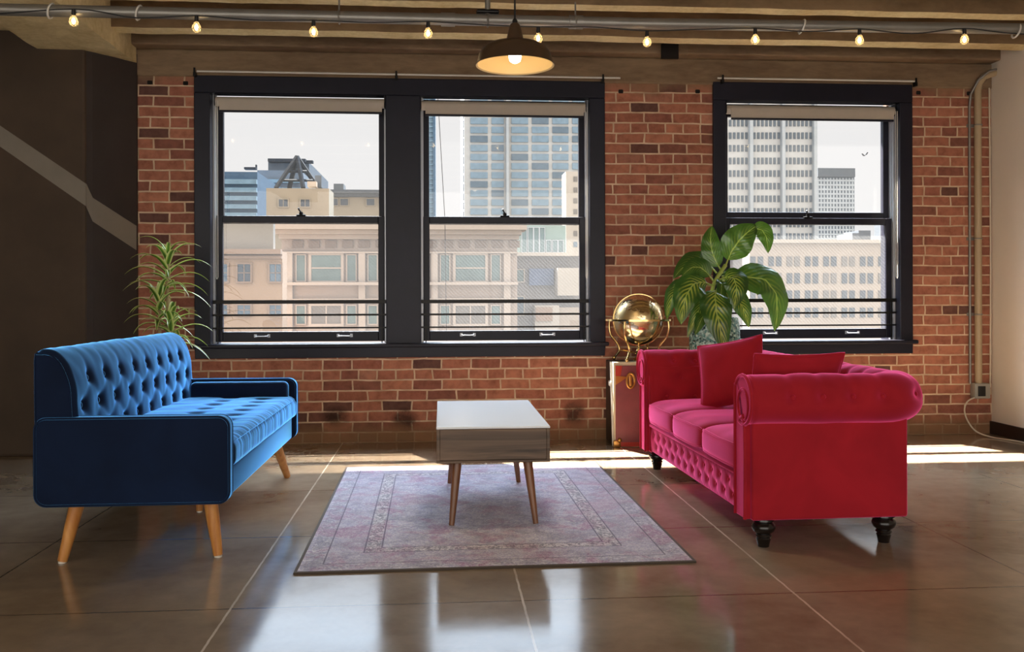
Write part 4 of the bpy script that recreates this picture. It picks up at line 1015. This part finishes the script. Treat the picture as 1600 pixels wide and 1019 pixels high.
LV = [  # base, control, tip (photo px with depth offset), width m, facing, material
 ((1128, 425, 0), (1104, 385, -.02), (1113, 353, .05), .150, (-.45, -1, .1), 'leaf_g', -.05),
 ((1134, 415, -.02), (1150, 372, -.08), (1184, 352, .0), .235, (.25, -1, .35), 'leaf_g', .05),
 ((1172, 360, .0), (1200, 352, -.03), (1200, 396, -.06), .145, (.1, -1, .2), 'leaf_g', .05),
 ((1118, 425, .03), (1085, 388, .06), (1052, 436, .03), .170, (-.1, -.7, .6), 'leaf_g', .0),
 ((1115, 440, -.02), (1088, 402, -.03), (1066, 432, -.06), .150, (-.3, -1, .5), 'leaf_g', .0),
 ((1113, 446, -.03), (1070, 430, -.10), (1064, 508, -.16), .235, (-.35, -.9, .45), 'leaf_v', .05),
 ((1085, 446, .0), (1050, 440, -.02), (1042, 500, -.05), .150, (-.7, -.8, .5), 'leaf_v', .0),
 ((1120, 452, -.05), (1113, 472, -.20), (1135, 552, -.19), .235, (0, -1, .45), 'leaf_v', .05),
 ((1124, 437, -.02), (1160, 424, -.12), (1146, 484, -.15), .215, (.15, -1, .45), 'leaf_v', .05),
 ((1126, 440, 0), (1232, 418, -.04), (1210, 518, -.12), .300, (.35, -.9, .45), 'leaf_g', .08),
 ((1124, 455, 0), (1160, 460, -.10), (1170, 512, -.13), .170, (.1, -1, .4), 'leaf_v', .05),
 ((1130, 432, .08), (1170, 425, .14), (1205, 434, .16), .150, (0.0, .06, 1), 'leaf_g', .0),
 ((1116, 455, -.03), (1094, 470, -.10), (1074, 528, -.13), .110, (-.2, -1, .3), 'leaf_v', .0),
 ((1118, 460, -.02), (1098, 490, -.14), (1086, 524, -.16), .105, (-.5, -.9, .1), 'leaf_g', .0),
 ((1122, 450, .0), (1132, 430, -.06), (1122, 486, -.10), .100, (.3, -1, .3), 'leaf_g', .0),
 ((1122, 440, .08), (1150, 430, .14), (1150, 470, .2), .16, (.3, -.8, .5), 'leaf_g', .0)]
for (p0, p1, p2, w, nn, mt, cu) in LV:
    b = MB(); A, Bc, C_ = L(*p0), L(*p1), L(*p2)
    st = A.lerp(Bc, 0.28); b.tube([A + (A - Bc) * 0.05, A.lerp(st, 0.6), st], [0.007, 0.006, 0.004], 8, mat=1)
    leaf(b, st.lerp(A, 0.3), Bc, C_, w, nn, fold=0.10, curl=cu + 0.05); b.build('leaf', [M[mt], M['stem']], t, angle=80)

# dracaena behind the blue sofa
Y = 6.42; dx = P(262, 450, Y).x
t = thing('dracaena_plant', (dx, Y, 0), 'striped strap leaved dracaena plant in a pot behind the blue sofa', 'plant')
b = MB(); b.lathe([(0, 0), (0.12, 0), (0.155, 0.26), (0.165, 0.28), (0.165, 0.31), (0.15, 0.31), (0.145, 0.28), (0, 0.28)], (dx, Y, 0), 32); b.build('pot', M['terracotta'], t)
b = MB(); b.lathe([(0, 0.295), (0.147, 0.29), (0.145, 0.28), (0, 0.28)], (dx, Y, 0), 24); b.build('soil', M['soil'], t)
rnd = random.Random(11)
for (ox, oy, zb, zt_, n, ln) in ((0.0, 0.0, 1.14, 1.38, 26, 0.40), (-0.05, -0.03, 0.90, 1.10, 20, 0.38), (0.04, -0.06, 0.78, 0.94, 20, 0.38)):
    top = Vector((dx + ox, Y + oy, zt_ - 0.02))
    b = MB(); b.tube(smooth_path([(dx + ox*0.5, Y + oy*0.5, 0.28), (dx + ox*0.8, Y + oy*0.8, zb * 0.7), top]), 0.011, 10); b.build('cane', M['cane'], t)
    b = MB()
    for k in range(n):
        f = k / (n - 1); az = k * 2.399 + rnd.uniform(-.3, .3); z = zb + (zt_ - zb) * f
        el = math.radians(-5 + 70 * f + rnd.uniform(-8, 8)); l = ln * rnd.uniform(0.75, 1.0) * (0.75 + 0.25 * math.sin(PI * (0.2 + 0.8*f)))
        hd = Vector((math.cos(az), math.sin(az), 0)); base = Vector((dx + ox, Y + oy, z))
        l = min(l, 0.39)
        ctrl = base + hd * l * 0.5 * math.cos(el) + Vector((0, 0, l * (0.55 * math.sin(el) + 0.14)))
        tip = base + hd * l * (0.85 - 0.15*f) + Vector((0, 0, l * (0.75 * math.sin(el) - 0.28)))
        if tip.y > WY - 0.05: tip.y = WY - 0.06
        if tip.y > 6.75 and tip.x < -2.2: tip.y = 6.7
        leaf(b, base, ctrl, tip, rnd.uniform(0.034, 0.050), Vector((0, 0, 1)) - hd * 0.3, fold=0.22, nu=4, nv=12, shape='strap')
    b.build('foliage', M['strap'], t, angle=80)

# ---------------------------------------------------------------- the city outside
K = 0.32
def em(name, hexc, k=K, rough=0.9, var=0.06): return plain(name, sc(lin(hexc), k), rough, var=var, vscale=0.6, spec=0.1)
E_ = {n: em(n, h) for n, h in dict(peach='#e0c0a4', peach_band='#c8ac98', parapet='#b9b4ac', beige='#d6c5ba', beige_light='#e8dad0', frieze='#a08f84', tan='#c4b9a6', tan_old='#c2b9a8',
      white_tower='#fbfdff', ice='#e4edf6', bluegrey='#939fae', cream='#e2d3c6', cream_lt='#efe6dc', grey='#b9b6b8', teal_frame='#b8cfcb', mauve='#c0b4bc', street='#7a766f', truss='#4a4e55', slate='#7d858f').items()}  # far towers: distance haze is put into their paler, bluer colours
G_ = {n: plain(n, sc(lin(h), K), 0.5, var=0.12, vscale=1.5, spec=0.1) for n, h in dict(win_blue='#8aa0b4', win_sky='#a6c4dc', win_dark='#6b7684', win_teal='#8da5a8', band_blue='#62809c', band_pale='#9fc0d6', slit='#8794a2', win_grey='#a09b98', green_glass='#93b5a6', board='#8195bd').items()}

STREET = -16.0
def facade(name, label, x0, x1, yt, Yf, depth, mat, zb=STREET, px_parts=()):
    a, c = P(x0, yt, Yf), P(x1, yt, Yf)
    t = thing(name, ((a.x + c.x) / 2, Yf, zb), label, 'building')
    b = MB(); b.box(a.x, c.x, Yf, Yf + depth, zb, a.z); b.build('walls', mat, t, False)
    return t
def rbx(b, px0, px1, py0, py1, Yf, d, mat=0):
    """a raised slab on a facade: photo rectangle at the facade's distance, standing d metres proud"""
    a, c = P(px0, py1, Yf), P(px1, py0, Yf); b.box(a.x, c.x, Yf - d, Yf, a.z, c.z, mat)
def win(t, px0, px1, py0, py1, Yf, glass, frame=None, bars=(0, 0), d=0.06):
    b = MB(); a, c = P(px0, py1, Yf), P(px1, py0, Yf); fwid = min(0.12, (c.x - a.x) * 0.12)
    b.box(a.x, c.x, Yf - d, Yf, a.z, c.z, 0)
    if frame:
        for q in ((a.x - fwid, a.x, a.z - fwid, c.z + fwid), (c.x, c.x + fwid, a.z - fwid, c.z + fwid), (a.x, c.x, c.z, c.z + fwid), (a.x, c.x, a.z - fwid, a.z)):
            b.box(q[0], q[1], Yf - d * 1.8, Yf, q[2], q[3], 1)
        for i in range(bars[0]):
            x = a.x + (c.x - a.x) * (i + 1) / (bars[0] + 1); b.box(x - fwid*0.25, x + fwid*0.25, Yf - d*1.4, Yf - d, a.z, c.z, 1)
        for i in range(bars[1]):
            z = a.z + (c.z - a.z) * (i + 1) / (bars[1] + 1); b.box(a.x, c.x, Yf - d*1.4, Yf - d, z - fwid*0.25, z + fwid*0.25, 1)
    return b.build('window', [glass, frame] if frame else glass, t, False)

b = MB(); b.box(-200, 220, 8.5, 400, STREET - 0.2, STREET); struct(b.build('street', E_['street'], smooth=False))

# peach building, nearest on the left
Yf = 34.0
t = facade('peach_building', 'peach plastered building with grey parapet behind the left sash', -160, 441, 392, Yf, 1.0, E_['peach'])
b = MB(); rbx(b, -160, 430, 346, 392, Yf + 0.9, 0.4); b.build('parapet', E_['parapet'], t, False)
b = MB(); rbx(b, -160, 441, 390, 397, Yf, 0.35); rbx(b, -160, 441, 400, 404, Yf, 0.18); b.build('cornice', E_['peach_band'], t, False)
for x0, x1, y0, y1 in ((285, 307, 413, 440), (235, 257, 413, 440), (185, 207, 413, 440), (285, 307, 477, 492), (235, 257, 477, 492), (335, 357, 413, 440), (371, 393, 413, 440), (421, 441, 413, 440), (335, 357, 477, 492), (371, 393, 477, 492), (421, 441, 477, 492)):
    win(t, x0 + 1, x1 - 1, y0, y1, Yf, G_['win_dark' if x0 == 371 and y0 < 450 else 'win_blue'], E_['peach_band'], (1, 1))

# ornate beige building seen through both sashes
Yf = 40.0
t = facade('ornate_building', 'ornate beige stone building with deep cornice across the street', 440, 808, 372, Yf, 14, E_['beige'])
b = MB(); rbx(b, 432, 818, 353, 362, Yf + 0.4, 1.6); rbx(b, 436, 812, 362, 368, Yf + 0.2, 1.0); rbx(b, 438, 810, 368, 374, Yf, 0.4); b.build('cornice', E_['beige_light'], t, False)
for i in range(14):
    x = 457 + 26 * i
    b = MB(); rbx(b, x, x + 17, 376, 387, Yf, 0.10); b.build('frieze_panel', E_['frieze'], t, False)
for (y0, y1) in ((441, 446), (466, 470), (394, 396)):
    b = MB(); rbx(b, 440, 808, y0, y1, Yf, 0.55 if y0 == 441 else 0.25); b.build('ledge', E_['beige_light'], t, False)
for c in (510, 622, 735):
    for (x0, x1) in ((-46, -33), (-23, 23), (33, 46)):
        win(t, c + x0, c + x1, 399, 439, Yf, G_['win_teal'], E_['beige_light'], (0, 1 if x1 - x0 > 20 else 0))
        win(t, c + x0, c + x1, 478, 506, Yf, G_['win_grey' if abs(x0) < 25 else 'win_teal'], E_['beige_light'], (1 if x1 - x0 > 20 else 0, 0))
for c in (453, 566, 679, 792):
    b = MB(); rbx(b, c - 5, c + 5, 396, 520, Yf, 0.22); b.build('pilaster', E_['beige_light'], t, False)

# tan rooftops with the steel sign frame, and the older block beside it
Yf = 58.0
t = facade('tan_building', 'tan block with two small windows below the rooftop sign frame', 416, 514, 294, Yf, 2.5, E_['tan'])
for x in (443, 477): win(t, x - 7, x + 7, 312, 323, Yf, G_['win_dark'], E_['tan_old'], (1, 0))
b = MB(); rbx(b, 496, 506, 278, 296, Yf + 3, 1.2); b.build('chimney', E_['slate'], t, False)
b = MB(); rbx(b, 483, 497, 286, 294, Yf + 2, 0.8); b.build('vent_box', E_['cream'], t, False)
t = thing('sign_frame', tuple(P(464, 293, Yf + 4)), 'dark triangular steel frame on the tan roof', 'sign frame')
ap = P(464, 245, Yf + 4)
for i, fx in enumerate((431, 452, 474, 497)):
    f0 = P(fx, 294, Yf + 3 + (i % 2) * 3); b = MB(); b.tube([f0, ap], 0.16, 6); b.build('strut', E_['truss'], t)
for yy in (268, 282):
    k_ = (yy - 245) / 49; b = MB(); b.tube([P(464 - 33*k_, yy, Yf + 3.6), P(464 + 33*k_, yy, Yf + 3.6)], 0.09, 6); b.build('rail', E_['truss'], t)
t = facade('old_building', 'weathered stone block with bracketed cornice right of the tan block', 514, 640, 306, Yf + 6, 12, E_['tan_old'])
b = MB(); rbx(b, 514, 640, 300, 304, Yf + 6, 1.2); rbx(b, 514, 640, 304, 308, Yf + 6, 0.6); b.build('cornice', E_['slate'], t, False)
for x in (522, 538, 579, 600): win(t, x - 6, x + 6, 311, 321, Yf + 6, G_['win_dark'], E_['tan_old'])
b = MB(); rbx(b, 525, 540, 291, 301, Yf + 12, 1.5); b.build('tank', E_['slate'], t, False)

# blue banded office block on the far left and the dark block behind it
Yf = 110.0
t = facade('banded_tower', 'blue glass office block with horizontal bands at far left', 60, 402, 266, Yf, 20, G_['band_blue'])
for i in range(8):
    b = MB(); rbx(b, 60, 402, 281 + 13*i, 286 + 13*i, Yf, 0.5); b.build('spandrel', G_['band_pale'], t, False)
b = MB(); rbx(b, 384, 402, 263, 266, Yf + 3, 1); rbx(b, 400, 402, 258, 266, Yf + 3, 0.4); b.build('roof_plant', E_['truss'], t, False)
t = facade('pale_banded_tower', 'paler grey blue block just behind the banded glass office', 402, 470, 266, Yf + 21, 20, E_['bluegrey'])
for i in range(8):
    b = MB(); rbx(b, 402, 470, 281 + 13*i, 286 + 13*i, Yf + 21, 0.5); b.build('spandrel', G_['band_pale'], t, False)
t = facade('dark_slab', 'dark grey slab block behind the triangular sign frame', 419, 483, 253, Yf + 40, 25, E_['slate'])
b = MB(); rbx(b, 422, 480, 251, 255, Yf + 40, 2.0); rbx(b, 474, 490, 252, 256, Yf + 40, 1.0); b.build('roof_edge', E_['truss'], t, False)

# slim blue tower, and the white gridded tower
Yf = 210.0
t = facade('slim_tower', 'slim blue glass skyscraper close to the middle mullion', 655, 680, 60, Yf, 12, G_['win_sky'])
b = MB()
for i in range(46): rbx(b, 655, 680, 64 + 7.4*i, 66 + 7.4*i, Yf, 0.4)
b.build('floor_bands', G_['band_pale'], t, False); 
b = MB(); rbx(b, 677, 680, 60, 420, Yf, 1.0); b.build('corner_fin', G_['band_blue'], t, False)
Yf = 130.0
t = facade('gridded_tower', 'white gridded office tower with blue windows in the right sash', 725, 960, 70, Yf, 25, E_['white_tower'])
cols = ((735, 762), (768, 787), (799, 825), (831, 857), (863, 888), (894, 918), (924, 945))
for r in range(15):
    y = 184.5 + 14.15 * (r - 3)
    for ci, (x0, x1) in enumerate(cols):
        if y > 200 or ci < 6: win(t, x0, x1, y, y + 9.5, Yf, G_['win_sky' if (r * 7 + ci * 3) % 5 else 'win_blue'], d=0.25)
b = MB(); rbx(b, 791, 794, 70, 420, Yf, 0.9); b.build('pier', E_['ice'], t, False)
b = MB()
for r in range(15): rbx(b, 723, 727, 176 + 14.15*r, 186 + 14.15*r, Yf + 2, 1.0)
b.build('corner_ribs', E_['ice'], t, False)

# lower right of the double window
Yf = 60.0
t = facade('teal_block', 'teal glazed modern block behind the ornate building corner', 800, 884, 352, Yf, 10, E_['teal_frame'])
for i, x in enumerate((819, 829, 838, 847, 857, 867, 876)): win(t, x - 3.5, x + 3.5, 356 if i < 4 else 376, 394, Yf, G_['win_teal'], E_['ice'])
t = facade('tall_pale_block', 'pale narrow block with small windows at the right edge of the double window', 884, 960, 268, 92.0, 3, E_['cream_lt'])
for r in range(13):
    y = 276 + 17 * r
    for x in (899, 909, 919, 930): win(t, x - 3, x + 3, y, y + 8, 92.0, G_['win_grey' if r < 6 else 'win_blue'])
Yf = 46.0
t = facade('grey_annex', 'low grey annex with blue panel beside the ornate building', 800, 1160, 400, Yf, 10, E_['grey'])
b = MB(); rbx(b, 800, 1160, 396, 401, Yf, 0.8); b.build('cornice', E_['cream_lt'], t, False)
b = MB(); rbx(b, 826, 864, 420, 446, Yf, 0.3); b.build('blue_panel', G_['board'], t, False)
win(t, 804, 818, 422, 440, Yf, G_['win_teal'], E_['cream_lt']); win(t, 804, 818, 464, 492, Yf, G_['win_blue'], E_['cream_lt'])
b = MB(); rbx(b, 866, 898, 420, 462, Yf, 1.4); b.build('bay', E_['cream_lt'], t, False)
b = MB(); rbx(b, 832, 869, 477, 516, Yf, 1.2); b.build('loggia', E_['cream_lt'], t, False)
b = MB(); rbx(b, 837, 863, 480, 502, Yf - 1.2, 0.1); b.build('panel', E_['peach_band'], t, False)
b = MB(); rbx(b, 870, 915, 480, 518, Yf, 0.9); b.build('wall_block', E_['cream'], t, False)

# single window: white slit windowed tower, grey tower, cream block
Yf = 120.0
t = facade('slit_tower', 'white tower with rows of narrow slit windows in the single window', 1060, 1273, 40, Yf, 25, E_['white_tower'])
slits = []
for r in range(11):
    y = 187.5 + 19.7 * r
    for (x0, n) in ((1132, 6), (1176, 7), (1226, 7)):
        for i in range(n): slits.append((x0 + 6.3 * i + 0.8, y))
def prom(s): return (abs(s[1] - 255), s[0])
slits.sort(key=prom)
for (x, y) in slits[:100]: win(t, x, x + 3.5, y, y + 10, Yf, G_['slit'], d=0.12)
b = MB()
for (x, y) in slits[100:]: rbx(b, x, x + 3.5, y, y + 10, Yf, 0.12)
o = b.build('windows', G_['slit'], t, False); o['kind'] = 'stuff'
for x in (1171.5, 1221.5, 1271): 
    b = MB(); rbx(b, x - 2, x + 2, 40, 420, Yf, 0.8); b.build('pier', E_['ice'], t, False)
Yf = 190.0
t = facade('grey_tower', 'grey gridded tower right of the white slit windowed tower', 1275, 1335, 263, Yf, 20, E_['bluegrey'])
b = MB(); rbx(b, 1275, 1333, 264, 277, Yf, 1.0); b.build('crown_band', E_['slate'], t, False)
b = MB()
for i in range(12): rbx(b, 1277 + 4.9*i, 1279 + 4.9*i, 278, 420, Yf, 0.12)
for i in range(16): rbx(b, 1275, 1335, 281 + 7*i, 283.4 + 7*i, Yf, 0.2)
b.build('glazing_grid', E_['ice'], t, False)
Yf = 48.0
t = facade('cream_block', 'cream block with paired sash windows behind the plant', 1171, 1800, 378, Yf, 12, E_['cream'])
for y0, y1 in ((401, 416), (427, 443), (454, 469), (481, 496)):
    for k_ in range(14):
        c = 1182 + 28.6 * k_
        for s_ in (-6, 6): win(t, c + s_ - 4, c + s_ + 4, y0, y1, Yf, G_['win_dark' if (k_ * 5 + s_ + y0) % 3 else 'win_grey'])
b = MB(); rbx(b, 1171, 1800, 376, 380, Yf, 0.3); b.build('parapet', E_['cream_lt'], t, False)
b = MB(); rbx(b, 1308, 1318, 368, 378, Yf + 4, 2); rbx(b, 1318, 1336, 364, 378, Yf + 5, 2); rbx(b, 1366, 1376, 352, 378, Yf + 4, 2); b.build('roof_plant', E_['slate'], t, False)
t = facade('plain_block', 'plain pale gable wall seen between the plant leaves', 1060, 1170, 385, 62.0, 10, E_['cream_lt'])
# unseen tower block added left of the view to shade the left sash
b = MB(); b.box(-75, -36.6, 66, 86, STREET, 170); struct(b.build('added_sun_blocker', E_['bluegrey'], smooth=False))

p0 = P(684, 150, 7.9); p1 = P(695, 340, 7.9)
b = MB(); b.tube([Vector((p0.x - 0.05, 7.9, 5.0)), p0, p1, Vector((p1.x + 0.02, 7.9, 0.2)), Vector((p1.x + 0.03, 7.9, STREET))], 0.003, 6)
tag(b.build('hanging_cable', M['rubber']), 'thin dark cable hanging outside the right sash of the double window', 'cable')
bp = P(1350, 243, 70.0); b = MB()
b.ball(bp, 0.075, 10, scale=(1.6, 0.8, 0.7))
b.prism([(bp.x - 0.05, bp.z), (bp.x + 0.08, bp.z), (bp.x + 0.22, bp.z + 0.2), (bp.x + 0.12, bp.z + 0.22)], bp.y - 0.3, bp.y - 0.26, 'y'); b.prism([(bp.x - 0.08, bp.z), (bp.x + 0.05, bp.z), (bp.x - 0.1, bp.z + 0.16), (bp.x - 0.2, bp.z + 0.14)], bp.y + 0.0, bp.y + 0.04, 'y')
tag(b.build('bird', E_['truss']), 'tiny dark bird flying in the sky right of the grey tower', 'bird')
